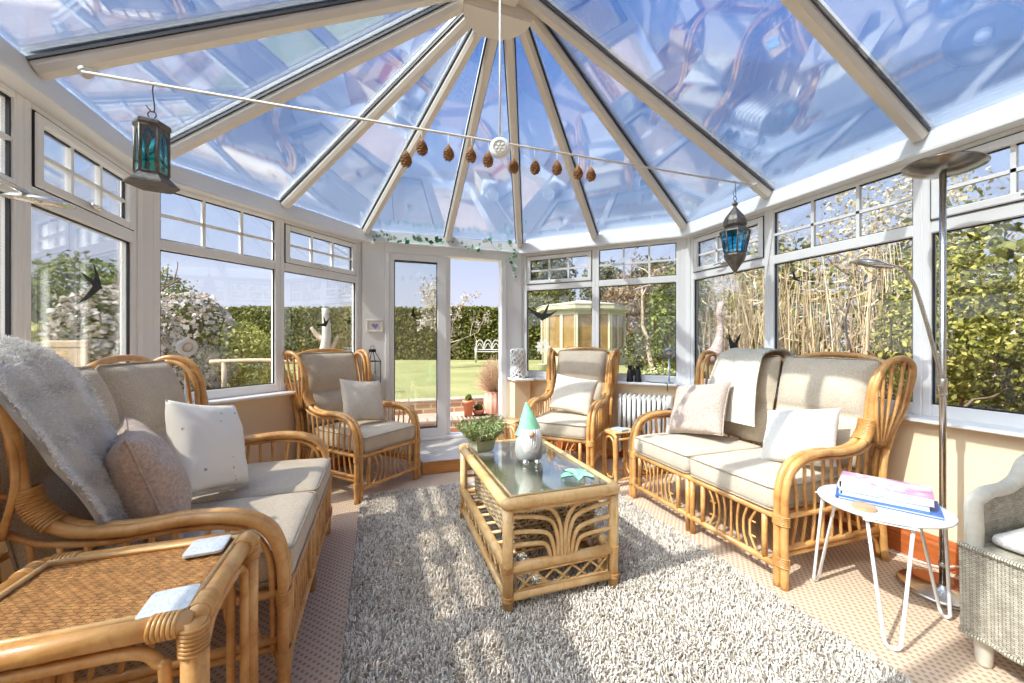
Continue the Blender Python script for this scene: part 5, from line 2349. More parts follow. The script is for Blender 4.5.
q.v = [(x, y - .002, z) for x, y, z in q.v]
q.build('heart', M['lavender'], sg_, False)

# glass lantern on the sill by the door
c = Vector((-.065, 3.79, ZSILL))
ln_ = thing('candle_lantern', 'clear glass lantern with dark metal edges on the sill beside the door', 'lantern', c, R(28))
q = MB()
b_ = .054
for x in (-b_, b_):
    for y in (-b_, b_):
        q.tube([(x, y, 0), (x, y, .20)], .0038, 6)
        q.tube([(x, y, .20), (x * .34, y * .34, .285)], .0034, 6)
for z in (.006, .20):
    q.tube([(-b_, -b_, z), (b_, -b_, z), (b_, b_, z), (-b_, b_, z)], .004, 6, closed=True)
q.bevbox((0, 0, .298), (.05, .05, .028), .004)
q.bevbox((0, 0, .004), (2 * b_, 2 * b_, .008), .002)
q.tube([(.018 * math.cos(a), 0, .325 + .018 * math.sin(a)) for a in np.linspace(0, 2 * PI, 18)[:-1]], .002, 6, closed=True)
q.build('metal_frame', M['dark_metal'], ln_)
for k in range(4):
    m3 = Matrix.Rotation(k * PI / 2, 3, 'Z')
    q = MB()
    q.box(m3 @ Vector((b_, 0, .10)), (.002, 2 * b_ - .006, .19), m3)
    q.build('pane', M['glass'], ln_, False)
q = MB(); q.lathe([(.026, .008), (.027, .08), (.024, .084), (0, .082)], 20)
q.build('candle', M['white_paint'], ln_)

# white pierced ornament on the other side of the door
c = Vector((1.365, 3.775, ZSILL))
wo = thing('pierced_vase', 'white pierced cylinder vase on the sill at the right of the door', 'vase', c)
q = MB()
rng = np.random.default_rng(5)
R0, H0 = .072, .30
for k in range(84):
    z = .02 + (H0 - .04) * (k + .5) / 84
    a = k * 2.39996
    rr = R0 * (1 + .06 * math.sin(PI * z / H0))
    s_ = .020 + .008 * rng.random()
    cc = Vector((rr * math.cos(a), rr * math.sin(a), z))
    tn_ = Vector((-math.sin(a), math.cos(a), 0))
    ring = [cc + tn_ * (s_ * math.cos(t_)) + Vector((0, 0, s_ * 1.25 * math.sin(t_))) - Vector((math.cos(a), math.sin(a), 0)) * (s_ * s_ * math.cos(t_) ** 2 * .5 / rr) for t_ in np.linspace(0, 2 * PI, 11)[:-1]]
    q.tube(ring, .0065, 6, closed=True)
q.build('pierced_lattice', M['white_paint'], wo)
q = MB()
q.lathe([(0, 0), (.07, 0), (.074, .006), (.070, .018)], 28)
q.build('foot_ring', M['white_paint'], wo)
q = MB(); q.lathe([(0, .01), (.058, .01), (.062, .15), (.058, .29), (.05, .29)], 24)
q.build('inner_liner', M['stone'], wo)
q = MB()
q.tube([(.071 * math.cos(a), .071 * math.sin(a), H0) for a in np.linspace(0, 2 * PI, 29)[:-1]], .006, 7, closed=True)
q.build('rim', M['white_paint'], wo)

# binoculars standing on the sill
c = onwall(3, 634, 381, -.012)
bn = thing('binoculars', 'black binoculars standing upright on the sill behind the window armchair', 'binoculars', (c.x, c.y, ZSILL), R(-43))
for sx_ in (-1, 1):
    q = MB()
    q.lathe([(.030, 0), (.032, .006), (.030, .03), (.027, .06), (.026, .10), (.020, .112), (.019, .135), (.022, .138), (.022, .155), (.014, .156), (0, .150)], 22, (sx_ * .037, 0, 0))
    q.build('barrel', M['black'], bn)
q = MB()
q.bevbox((0, 0, .085), (.05, .028, .05), .006)
q.lathe([(.011, .10), (.012, .104), (.012, .135), (0, .138)], 14)
q.build('hinge', M['dark_metal'], bn)
q = MB()
ca = onwall(3, 646, 378, -.025)
cpts = [(ca.x, ca.y, ZSILL + .012), (*onwall(3, 654, 379, -.03)[:2], ZSILL + .004), (*onwall(3, 664, 379, -.045)[:2], ZSILL + .004), (*onwall(3, 667, 381, -.068)[:2], ZSILL + .002), (*onwall(3, 667.5, 388, -.078)[:2], .69), (*onwall(3, 667.5, 390, -.078)[:2], .655)]
q.tube(crom(cpts, 6), .0035, 7)
o = q.build('power_cord', M['black'])
tag(o, 'black cord trailing over the sill towards the radiator', 'cord')


def spot(label, px, py, seg, off, aim, colr, rr):
    c = onwall(seg, px, py, off)
    t_ = thing('spot_lamp', label, 'lamp', (c.x, c.y, ZSILL), 0, 'little round lamps on the sills')
    hz = c.z - ZSILL
    q = MB()
    q.lathe([(0, 0), (.038, 0), (.04, .006), (.012, .012), (.008, .02), (.008, hz - rr * .6), (0, hz - rr * .6)], 20)
    q.build('stand', colr, t_)
    q = MB()
    m3 = frame_of(aim).to_3x3()
    q.lathe([(0, -rr * .9), (rr * .5, -rr * .78), (rr * .85, -rr * .4), (rr, .0), (rr, rr * .5), (rr * .93, rr * .52), (rr * .6, rr * .28), (0, rr * .28)], 28, (0, 0, hz), m3)
    hd_ = q.build('lamp_head', colr, t_)
    q = MB()
    q.lathe([(rr * .58, rr * .29), (rr * .3, rr * .36), (0, rr * .38)], 22, (0, 0, hz), m3)
    q.build('lens', M['paper'], hd_)


M['steel_blue'] = plain('steel_grey', srgb(150, 158, 168), .3, .6, noise_amt=.05)
spot('white round spot lamp on the sill behind the sofa with the fluffy throw', 186, 347, 1, -.012, (.62, -.45, -.1), M['white_paint'], .052)
spot('grey round spot lamp on the sill above the radiator', 669, 352, 3, -.012, (-.5, -.5, -.55), M['steel_blue'], .048)

# bird stickers on the panes
SW = [(355, 318), (370, 350), (380, 380), (384, 398), (389, 412), (376, 418), (360, 432), (330, 455), (296, 468), (320, 445), (340, 420), (352, 402), (345, 390), (325, 372), (308, 350), (332, 364), (356, 380), (362, 362)]


def decal(label, seg, px, py, sc_px, rot, off, mirror=1):
    cx, cy_ = 345, 395
    ca, sa = math.cos(rot), math.sin(rot)
    pts = []
    for x, y in SW:
        dx, dy = (x - cx) / 150 * sc_px * mirror, (y - cy_) / 150 * sc_px
        pts.append(onwall(seg, px + dx * ca - dy * sa, py + dx * sa + dy * ca, off))
    e = PATH[seg + 1] - PATH[seg]
    e.normalize()
    nin = Vector((e.y, -e.x, 0))
    org = pts[0].copy()
    q = MB()
    V = [p - org for p in pts] + [p - org + nin * .0012 for p in pts]
    n = len(pts)
    q.add(V, [tuple(range(n)), tuple(range(2 * n - 1, n - 1, -1))] + [(k, (k + 1) % n, n + (k + 1) % n, n + k) for k in range(n)], None, True)
    o = q.build('bird_sticker', M['decal'], None, False)
    o.location = org
    tag(o, label, 'sticker', 'bird stickers')


G0 = WO + .0255
decal('large black swallow sticker on the pane behind the sofa with the fluffy throw', 0, 90.5, 284, 40, 0, G0)
decal('small black bird sticker on the pane above the armchair by the door', 1, 323.5, 322, 17, R(40), G0)
decal('small black bird sticker on the glass of the sliding door', 2, 415.5, 314, 15, R(140), .008)
decal('black swallow sticker in front of the summerhouse, on the front right pane', 3, 543, 312, 29, R(75), G0)
decal('black swallow sticker on the pane behind the cream knitted throw', 4, 738, 345, 34, R(-25), G0, -1)
decal('small round-winged black bird sticker high on the pane over the sofa', 4, 797, 277, 15, R(120), G0)

# white cable along the skirting
q = MB()
q.tube(crom([(2.50, .72, .008), (2.53, .85, .03), (2.56, 1.0, .055), (2.555, 1.1, .012), (2.52, 1.3, .006), (2.54, 1.5, .006)], 8), .0035, 7)
o = q.build('mains_cord', M['cord'])
tag(o, 'white mains cord lying along the wooden skirting behind the floor lamp base', 'cord')

# ================================================================ THE GARDEN
M['dry_stem'] = plain('dry_stem', srgb(196, 164, 134), .9, noise_amt=.15)
GL = .245      # lawn level
PZ = -.125     # patio level


def gthing(name, label, cat, loc, rz=0.0, group=None):
    return thing(name, label, cat, loc, rz, group)


def bx(name, mat, x0, x1, y0, y1, z0, z1):
    q = MB(); q.box(((x0 + x1) / 2, (y0 + y1) / 2, (z0 + z1) / 2), (x1 - x0, y1 - y0, z1 - z0))
    return S(q.build(name, mat, None, False))


bx('ground', M['paving'], -30, 40, -20, 60, PZ - .3, PZ)
bx('lawn', M['lawn'], -22, 34, 5.75, 55, PZ, GL)
bx('garden_bed', M['soil'], 4.1, 34, -12, 5.75, PZ, .12)
bx('lawn', M['lawn'], -24, -3.4, -12, 5.75, PZ, .16)


def brickwall(name, pts, z0, z1, th, label):
    w_ = gthing(name, label, 'garden wall', (0, 0, 0))
    q = MB()
    C = crom([Vector((x, y, 0)) for x, y in pts], 6)
    acc = 0
    for k in range(len(C) - 1):
        a, b = C[k], C[k + 1]
        t_ = (b - a).normalized()
        n = Vector((-t_.y, t_.x, 0)) * th
        L = (b - a).length
        for s0, s1 in ((a, b), (b + n, a + n)):
            q.add([s0 + Vector((0, 0, z0)), s1 + Vector((0, 0, z0)), s1 + Vector((0, 0, z1)), s0 + Vector((0, 0, z1))], [(0, 1, 2, 3)], [(acc, z0), (acc + L, z0), (acc + L, z1), (acc, z1)], True)
        acc += L
    a, b = C[0], C[-1]
    for p, q2 in ((C[0], C[1]), (C[-1], C[-2])):
        t_ = (q2 - p).normalized()
        n = Vector((-t_.y, t_.x, 0)) * th * (1 if p is C[0] else -1)
        q.add([p + Vector((0, 0, z0)), p + n + Vector((0, 0, z0)), p + n + Vector((0, 0, z1)), p + Vector((0, 0, z1))], [(0, 1, 2, 3)], [(0, z0), (th, z0), (th, z1), (0, z1)], True)
    q.build('brickwork', M['brick'], w_, False)
    q = MB()
    for k in range(len(C) - 1):
        a, b = C[k], C[k + 1]
        t_ = (b - a).normalized()
        n = Vector((-t_.y, t_.x, 0))
        m = Matrix((t_, n, Vector((0, 0, 1)))).transposed()
        q.box((a + b) / 2 + n * th / 2 + Vector((0, 0, z1 + .012)), ((b - a).length + .01, th + .03, .024), m)
    q.build('coping', M['paving'], w_, False)
    return w_


brickwall('brick_wall', [(-2.5, 5.55), (0, 5.55), (2.2, 5.55), (3.9, 5.6)], PZ, GL + .0, .22, 'low brick wall edging the lawn beyond the door')
brickwall('curved_brick_wall', [(-1.2, 5.0), (-.2, 4.98), (.7, 4.95), (1.15, 4.92), (1.42, 5.02), (1.55, 5.3)], PZ, .07, .22, 'curved low brick step wall just outside the door')
q = MB(); q.prism([(-1.2, 5.1), (1.3, 5.05), (1.5, 5.3), (1.5, 5.56), (-1.2, 5.56)], PZ, .085)
S(q.build('garden_path', M['paving'], None, False))


def pot(name, label, mat, loc, prof, seg=24, ribs=0):
    t_ = gthing(name, label, 'pot', loc)
    q = MB(); q.lathe(prof, seg)
    if ribs:
        out = []
        for x, y, z in q.v:
            a = math.atan2(y, x)
            f = 1 + .05 * math.cos(a * ribs)
            out.append((x * f, y * f, z))
        q.v = out
    q.build('clay_body', mat, t_)
    return t_


c = far(468.3, 5.2, .085)
t_ = pot('terracotta_pot', 'tall terracotta pot on the curved brick wall, seen through the door opening', M['terracotta'], c, [(.052, 0), (.066, .19), (.075, .19), (.077, .225), (.066, .226), (.062, .2), (0, .19)])
leaf_cloud('foliage', M['leaf_green'], [(0, 0, .25, .05, .05, .05, 120)], .04, t_, 4)
c = far(478.5, 5.3, .085)
t_ = pot('terracotta_bowl', 'low terracotta bowl of dark plants beside the tall terracotta pot', M['terracotta'], c, [(.05, 0), (.08, .05), (.085, .08), (.075, .082), (0, .07)])
leaf_cloud('foliage', M['leaf_dark'], [(0, 0, .11, .07, .07, .05, 200)], .035, t_, 5)
c = far(493.5, 5.3, .085)
c.z = .11
t_ = pot('ribbed_urn', 'pink ribbed clay urn holding a round dry grass, outside the door', M['urn'], c, [(.09, 0), (.11, .02), (.135, .16), (.12, .27), (.11, .29), (.125, .31), (.11, .315), (.10, .28), (0, .27)], 48, 12)
rng = np.random.default_rng(8)
q = MB()
for k in range(700):
    dv = Vector((rng.normal(), rng.normal(), abs(rng.normal()) * 1.0 + .1)).normalized()
    L = .20 + .12 * rng.random()
    b = Vector((dv.x * .03, dv.y * .03, .30))
    e = b + Vector((dv.x * L * .9, dv.y * L * .9, dv.z * L * 1.7))
    q.tube([b, (b + e) / 2 + Vector((0, 0, .02)), e], [.0022, .002, .0008], 3, caps=False)
q.build('grass_stems', M['dry_stem'], t_)
leaf_cloud('grass_heads', M['leaf_dry'], [(0, 0, .50, .19, .19, .28, 2600)], .022, t_, 9, .25, .3)


def bench(name, label, mat, loc, rz, w_, loops):
    b = gthing(name, label, 'bench', loc, rz)
    q = MB()
    for k in range(5):
        q.bevbox((0, -.05 - k * .09, .44), (w_, .06, .022), .006)
    q.build('seat', mat, b, False)
    for x in (-w_ / 2 + .03, w_ / 2 - .03):
        for y, h_ in ((-.45, .62), (0, .9)):
            q = MB(); q.tube([(x, y, 0), (x, y, h_)], .025, 8)
            q.build('leg', mat, b)
        q = MB(); q.bevbox((x, -.22, .63), (.05, .5, .03), .008)
        q.build('armrest', mat, b, False)
    q = MB()
    if loops:
        n = 4
        for k in range(n):
            cx = -w_ / 2 + w_ * (k + .5) / n
            q.tube(crom([(cx - w_ / n * .45, .0, .5), (cx - w_ / n * .45, .0, .72), (cx - w_ / n * .2, 0, .90), (cx + w_ / n * .2, 0, .90), (cx + w_ / n * .45, 0, .72), (cx + w_ / n * .45, 0, .5)], 5), .02, 7)
            q.tube(crom([(cx - w_ / n * .45, .0, .55), (cx, 0, .78), (cx + w_ / n * .45, 0, .55)], 5), .016, 7)
        q.tube([(-w_ / 2, 0, .52), (w_ / 2, 0, .52)], .02, 7)
    else:
        n = 13
        for k in range(n):
            cx = -w_ / 2 + .06 + (w_ - .12) * k / (n - 1)
            q.bevbox((cx, .0, .70), (.045, .022, .42), .005)
        q.bevbox((0, 0, .92), (w_, .04, .07), .01)
        q.bevbox((0, 0, .50), (w_, .04, .05), .01)
    q.build('back_lattice', mat, b, not loops)
    return b


bench('garden_bench', 'white metal bench with looped back at the far end of the lawn', M['bench_white'], far(492, 16.0, GL), R(-19), 1.35, True)
c = far(66, 3.6, .16)
bench('slatted_bench', 'weathered slatted wooden seat outside the side window', M['teak'], c, R(150), .55, False)

# summerhouse
c = far(582, 15.0, GL)
sh = gthing('summerhouse', 'cream octagonal summerhouse with glazed doors across the lawn', 'summerhouse', c, R(-14))
RS, HS = 1.58, 2.0
for k in range(8):
    a = 2 * PI * k / 8 + PI / 8
    b = a + PI / 4
    A, B = Vector((RS * math.cos(a), RS * math.sin(a), 0)), Vector((RS * math.cos(b), RS * math.sin(b), 0))
    e = B - A
    L = e.length
    t_ = e.normalized()
    n = Vector((t_.y, -t_.x, 0))
    m = Matrix((t_, n, Vector((0, 0, 1)))).transposed()
    q = MB()
    top = HS
    isdoor = k == 5
    sil = .14 if isdoor else .62
    q.box(A + t_ * L / 2 + Vector((0, 0, sil / 2)), (L, .05, sil), m)
    q.box(A + t_ * L / 2 + Vector((0, 0, top - .09)), (L, .05, .18), m)
    nb = 2
    for j in range(nb + 1):
        wj = .09 if j in (0, nb) else .12
        q.box(A + t_ * (L * j / nb) + Vector((0, 0, (sil + top) / 2 - .06)), (wj * (1.6 if j != 1 else 1), .07, top - sil - .1), m)
    wl = q.build('door_panel' if isdoor else 'wall_panel', M['summerhouse'], sh, False)
    for j in range(nb):
        q = MB()
        q.box(A + t_ * (L * (j + .5) / nb) - n * .01 + Vector((0, 0, (sil + top - .18) / 2)), (L / nb - .08, .02, top - .18 - sil), m)
        q.build('pane', M['summer_glass'], wl, False)
q = MB(); q.lathe([(RS + .12, HS - .02), (RS + .24, HS + .02), (RS + .24, HS + .16), (RS + .14, HS + .18), (0, HS + .18)], 8, (0, 0, 0), Matrix.Rotation(PI / 8, 3, 'Z'))
q.build('fascia_trim', M['summerhouse'], sh, False)
q = MB(); q.lathe([(RS + .26, HS + .16), (RS + .26, HS + .19), (.12, HS + .46), (0, HS + .47)], 8, (0, 0, 0), Matrix.Rotation(PI / 8, 3, 'Z'))
q.build('roof', M['felt'], sh, False)
# flower ornament in a pot
c = far(543, 10.5, GL)
fo = gthing('flower_ornament', 'white many-petalled flower ornament in a green pot in front of the summerhouse', 'ornament', c, -YAW)
q = MB(); q.lathe([(.10, 0), (.13, .22), (.15, .24), (.12, .25), (0, .22)], 18)
q.build('pot', M['pot_green'], fo)
q = MB(); q.tube([(0, 0, .2), (0, 0, .72)], .012, 6)
q.build('stem', M['dark_metal'], fo)
for k in range(10):
    a = k * PI / 5
    q = MB()
    e = Vector((math.cos(a), 0, math.sin(a)))
    s_ = Vector((-math.sin(a), 0, math.cos(a)))
    cc = Vector((0, -.03, .72))
    q.slab([cc + e * .05 - s_ * .015, cc + e * .15 - s_ * .045, cc + e * .22, cc + e * .15 + s_ * .045, cc + e * .05 + s_ * .015], .012)
    q.build('petal', M['bench_white'], fo, False)


# ---------------------------------------------------------------- plants
def branchy(mb, p, d, L, r, depth, rng, tips, spread=.75, up=.15):
    n = 4
    pts, q = [p.copy()], p.copy()
    dd = d.copy()
    for k in range(n):
        dd = (dd + Vector((rng.normal(), rng.normal(), rng.normal() + up)) * .16).normalized()
        q = q + dd * (L / n)
        pts.append(q.copy())
    mb.tube(pts, list(np.linspace(r, r * .62, n + 1)), 5 if depth > 1 else 4, caps=False)
    tips += pts[2:]
    if depth:
        for k in range(rng.integers(2, 4)):
            s_ = pts[rng.integers(2, n + 1)]
            nd = (dd + Vector((rng.normal(), rng.normal(), rng.normal() * .7 + up)) * spread).normalized()
            branchy(mb, s_, nd, L * .72, r * .58, depth - 1, rng, tips, spread, up)


def plant(name, label, cat, loc, blobs, leaf, size, seed, trunk=None, group=None, aspect=.55, flowers=0, shell=.5, fl='flower'):
    t_ = gthing(name, label, cat, loc, 0, group)
    leaf_cloud('foliage', M['leaf_' + leaf], blobs, size, t_, seed, aspect, shell)
    q = MB()
    rng = np.random.default_rng(seed + 100)
    if trunk:
        H_, r_ = trunk
        tips = []
        branchy(q, Vector((0, 0, -.02)), Vector((.05, 0, 1)), H_, r_, 3, rng, tips)
        q.build('trunk', M['bark'], t_)
    else:
        tips = []
        zc = blobs[0][2]
        for k in range(5):
            branchy(q, Vector((rng.normal() * .06, rng.normal() * .06, -.02)), Vector((rng.normal() * .4, rng.normal() * .4, 1)).normalized(), max(.2, zc), .02, 1, rng, tips)
        q.build('stems', M['bark'], t_)
    if flowers:
        leaf_cloud('blossoms', M['leaf_' + fl], [(b[0], b[1], b[2], b[3] * 1.03, b[4] * 1.03, b[5] * 1.03, int(flowers * b[6] / sum(x[6] for x in blobs))) for b in blobs], size * 1.1, t_, seed + 50, .9, .93)
    return t_


def bare_tree(name, label, loc, H_, r_, seed, depth=4, mat='bark', leaf=None, size=.08, nl=0, spread=.8):
    t_ = gthing(name, label, 'tree', loc)
    q = MB()
    rng = np.random.default_rng(seed)
    tips = []
    branchy(q, Vector((0, 0, -.05)), Vector((.08, .02, 1)), H_, r_, depth, rng, tips, spread, .2)
    q.build('branches', M[mat], t_)
    if leaf:
        ii = rng.integers(len(tips) // 4, len(tips), nl)
        c = np.array([tuple(tips[i]) for i in ii]) + rng.normal(size=(nl, 3)) * size * .6
        leaves_at('blossoms', M['leaf_' + leaf], c, rng.normal(size=(nl, 3)), size, t_, rng, .7)
    return t_


def hedge(name, label, a, b, th, z0, z1, n, size, seed, leaf='hedge'):
    t_ = gthing(name, label, 'hedge', a)
    e = b - a
    e.z = 0
    L = e.length
    d = e.normalized()
    nn = Vector((-d.y, d.x, 0))
    m = Matrix((d, nn, Vector((0, 0, 1)))).transposed()
    q = MB()
    q.box(e / 2 + Vector((0, 0, (z1 - z0) / 2 - .08)), (L, th * .8, z1 - z0 - .2), m)
    q.build('twig_core', M['hedge_core'], t_, False)
    rng = np.random.default_rng(seed)
    face = rng.random(n)
    u = rng.random(n) * L
    v = rng.random(n)
    w_ = rng.random(n)
    nrm = np.zeros((n, 3))
    loc = np.zeros((n, 3))
    front = face < .68
    H_ = z1 - z0
    loc[:, 0] = u
    loc[:, 1] = np.where(front, -th / 2 + rng.normal(size=n) * .06, (v - .5) * th)
    loc[:, 2] = np.where(front, w_ * H_, H_ - .06 + rng.normal(size=n) * .04 + .05 * np.sin(u * 1.3))
    nrm[:, 1] = np.where(front, -1, 0)
    nrm[:, 2] = np.where(front, .3, 1)
    mm = np.array([[d.x, nn.x, 0], [d.y, nn.y, 0], [0, 0, 1]])
    leaves_at('foliage', M['leaf_' + leaf], loc @ mm.T, nrm @ mm.T, size, t_, rng, .6)
    return t_


hedge('clipped_hedge', 'long tall clipped hedge closing the far side of the lawn', far(-60, 18.5, GL), far(610, 18.5, GL), 1.2, GL, 2.72, 30000, .15, 1)
# magnolia on the lawn
bare_tree('blossom_tree', 'small spreading blossom tree on the lawn, seen through the door', far(447, 12.5, GL), 1.3, .07, 9, 5, 'bark_pale', 'blossom', .075, 1300, 1.0)
# trees behind the summerhouse
T = 'tall trees beyond the summerhouse'
plant('tall_tree', 'tall olive tree behind the summerhouse, left of the gap of sky', 'tree', far(545, 30, GL), [(0, 0, 5.4, 2.6, 2.2, 3.0, 2600), (-1.5, 0, 4, 2, 2, 2.5, 1500)], 'dark', .38, 21, (2.6, .2), T)
plant('tall_tree', 'tall dark tree behind the summerhouse, above its roof', 'tree', far(603, 36, GL), [(0, 0, 5.2, 2.2, 2.0, 3.2, 2600)], 'dark', .38, 22, (2.6, .2), T)
plant('tall_tree', 'rounded tree right of the summerhouse with sky above it', 'tree', far(655, 30, GL), [(0, 0, 4.4, 2.6, 2, 3.0, 2600)], 'dark', .38, 23, (2.6, .2), T)
plant('hedgerow_tree', 'brownish tree filling the gap right of the summerhouse', 'tree', far(632, 23, GL), [(0, 0, 2.6, 2.2, 1.5, 2.4, 3000), (2.2, 0, 3.0, 2.0, 1.5, 2.6, 2600)], 'brown', .22, 24, (2.5, .15))
plant('hedgerow_tree', 'olive hedge tree just behind the summerhouse roof', 'tree', far(548, 22.5, GL), [(0, 0, 2.2, 2.4, 1.2, 2.2, 2600)], 'hedge', .2, 25, (2.0, .12))
bare_tree('bare_tree', 'bare pale-stemmed tree with spreading twigs between summerhouse and corner post', far(652, 9.5, GL), 1.35, .085, 31, 5, 'bark_pale', 'brown', .06, 900, .8)
plant('evergreen_shrub', 'leafy green shrub beside the bare pale tree', 'shrub', far(680, 9, GL), [(0, 0, 1.3, .75, .7, 1.4, 2600)], 'green', .09, 32)
plant('evergreen_shrub', 'dark low shrub at the foot of the bare pale tree', 'shrub', far(650, 10, GL), [(0, 0, .6, .75, .6, .75, 2200)], 'dark', .09, 33)
plant('leafy_clump', 'low bright green clump just outside the window over the radiator', 'shrub', far(656, 5.4, PZ), [(0, 0, .42, .62, .5, .50, 2600), (-.5, .1, .35, .4, .4, .4, 900)], 'heather', .055, 34)

# right-hand side: reeds, statue, shrubs, flowering trees
rng = np.random.default_rng(77)


def reeds(label, x0, x1, y0, y1, n, h0, h1, seed, z0=.12):
    rng = np.random.default_rng(seed)
    q = MB()
    tn = []
    for k in range(n):
        x, y = x0 + (x1 - x0) * rng.random(), y0 + (y1 - y0) * rng.random()
        h_ = h0 + (h1 - h0) * rng.random()
        dx, dy = rng.normal() * .16, rng.normal() * .16
        p = [Vector((x, y, z0)), Vector((x + dx * .35, y + dy * .35, z0 + h_ * .5)), Vector((x + dx, y + dy, z0 + h_))]
        nv = len(q.v)
        q.tube(p, [.009, .007, .003], 4, caps=False)
        tn += [rng.random()] * (len(q.v) - nv)
    o = q.build('reed_bed', M['leaf_straw'])
    a = o.data.attributes.new('tone', 'FLOAT', 'POINT')
    a.data.foreach_set('value', np.array(tn, dtype=np.float32))
    tag(o, label, 'reeds', None, 'stuff')
    # dry blades
    m = n * 2
    c = np.stack([x0 + (x1 - x0) * rng.random(m), y0 + (y1 - y0) * rng.random(m), z0 + h1 * (.2 + .75 * rng.random(m))], 1)
    lv = leaves_at('reed_blades', M['leaf_straw'], c, rng.normal(size=(m, 3)) * np.array([1, 1, .2]), .22, o, rng, .09)
    lv['kind'] = 'stuff'
    return o


reeds('bed of pale straw-coloured reeds outside the windows behind the cream-throw sofa', 4.85, 5.9, 2.45, 5.1, 330, 1.2, 2.3, 41)
plant('laurel_shrub', 'dark green laurel in front of the reeds, left of the floor lamp arm', 'shrub', (4.75, 1.98, .12), [(0, 0, .95, .50, .45, .95, 8000)], 'laurel', .045, 42)
plant('laurel_shrub', 'large sunlit laurel with pink flowers filling the window behind the floor lamp', 'shrub', (4.95, .75, .12), [(0, 0, .95, .9, .95, 1.1, 26000), (0, -.7, 1.0, .8, .8, 1.1, 16000), (.2, .45, 1.0, .7, .55, .95, 13000)], 'laurel', .042, 43, None, None, .55, 160)
plant('laurel_shrub', 'further laurel behind the pink-flowered one', 'shrub', (6.4, 1.0, .12), [(0, 0, 1.2, .9, 1.3, 1.2, 6000)], 'laurel', .08, 44)
F = 'pale-leaved trees beyond the reeds'
for k, (lab, x, y, z, rx, rz, nl) in enumerate((('pale-blossomed tree beyond the reeds, nearest the corner post', 8.7, 7.0, 2.3, 1.35, 1.7, 2400),
                                             ('pale-blossomed tree beyond the reeds, above the sofa back', 8.7, 4.2, 2.5, 1.35, 1.8, 2600),
                                             ('pale-blossomed tree beyond the reeds, next to the floor lamp top', 8.7, 1.5, 2.5, 1.3, 1.8, 2200),
                                             ('pale-blossomed tree behind the big laurel', 8.7, -1.1, 2.9, 1.3, 1.9, 2400))):
    plant('flowering_tree', lab, 'tree', (x, y, .12), [(0, 0, z, rx, rx, rz, nl * 2), (.2, -.3, z - 1.4, rx * .8, rx, 1.2, 3000)], 'pale', .07, 50 + k, (1.6, .1), F, .7, 0, .35)
for k, (lab, x, y) in enumerate((('olive shrub behind the reeds by the corner post', 6.75, 7.5), ('olive shrub behind the middle of the reeds', 6.75, 5.0), ('olive shrub behind the end of the reeds', 6.75, 2.75))):
    plant('olive_shrub', lab, 'shrub', (x, y, .12), [(0, 0, 1.3, .6, 1.05, 1.5, 2600)], 'hedge', .12, 60 + k, None, 'olive shrubs behind the reeds')
# heron statue
c = far(716, 5.0, .24)
he = gthing('heron_statue', 'pinkish stone bird statue among the reeds', 'statue', c, R(20))
q = MB()
q.tube(crom([(-.20, 0, .62), (-.12, 0, .66), (.0, 0, .74), (.10, 0, .90), (.13, 0, 1.08), (.10, 0, 1.24), (.13, 0, 1.34), (.20, 0, 1.37), (.32, 0, 1.34)], 5),
       [.02, .04, .07, .09, .10, .11, .11, .11, .10, .09, .085, .08, .075, .065, .06, .055, .05, .047, .044, .042, .04, .038, .037, .037, .037, .038, .04, .042, .042, .045, .046, .045, .04, .035, .028, .02, .016, .013, .01, .007, .004], 12)
q.build('bird', M['heron'], he)
for y in (-.03, .03):
    q = MB(); q.tube([(.0, y, .72), (.03, y, .36), (-.01, y, .04)], .012, 7)
    q.build('leg', M['heron'], he)
q = MB(); q.lathe([(.14, 0), (.15, .03), (.10, .05), (0, .05)], 16)
q.build('plinth', M['stone'], he)

# left-hand side
W_ = 'white-blossomed shrubs outside the left windows'
plant('blossom_shrub', 'white-blossomed shrub outside, left of the golden shrub', 'shrub', far(192, 6.2, PZ), [(0, 0, 1.15, .62, .6, .85, 2600), (-.3, .2, .7, .6, .6, .6, 1200)], 'dark', .07, 71, None, W_, .6, 2600, .5, 'blossom')
plant('blossom_shrub', 'white-blossomed shrub outside, behind the swallow sticker pane', 'shrub', far(118, 4.6, .16), [(0, 0, .85, .55, .6, .75, 2400)], 'dark', .06, 72, None, W_, .6, 1800, .5, 'blossom')
plant('golden_shrub', 'rounded golden-green shrub in front of the far hedge', 'shrub', far(241, 6.4, PZ), [(0, 0, 1.02, .52, .5, .52, 3600), (.3, 0, .35, .6, .5, .45, 1600)], 'gold', .055, 73)
bare_tree('twiggy_tree', 'dark twiggy tree above the white blossom', far(186, 9.5, PZ), 1.15, .06, 75, 5, 'bark', None, .05, 0, .7)
plant('garden_tree', 'broad green tree beyond the swallow sticker', 'tree', far(84, 7.5, .16), [(0, 0, 1.7, 1.0, 1.0, .95, 2600), (-.7, .2, 1.4, .8, .8, .7, 1500), (.8, .3, 1.5, .8, .8, .8, 1500)], 'green', .11, 76, (1.3, .08))
plant('garden_tree', 'olive tree at the very edge of the side window', 'tree', far(14, 7.5, .16), [(0, 0, 1.2, 1.1, 1.0, 1.0, 2600), (-1.4, 0, 1.1, 1.1, 1, 1.1, 2000)], 'laurel', .11, 77, (1.0, .08))
plant('garden_tree', 'olive tree between the twiggy tree and the broad green tree', 'tree', far(150, 10, .16), [(0, 0, 1.7, 1.1, 1.0, 1.2, 2400)], 'hedge', .12, 78, (1.2, .08))
hedge('low_hedge', 'bright low hedge beyond the wooden seat', far(20, 5.6, .16), far(112, 5.6, .16), .5, .16, 1.32, 3600, .07, 79, 'gold')
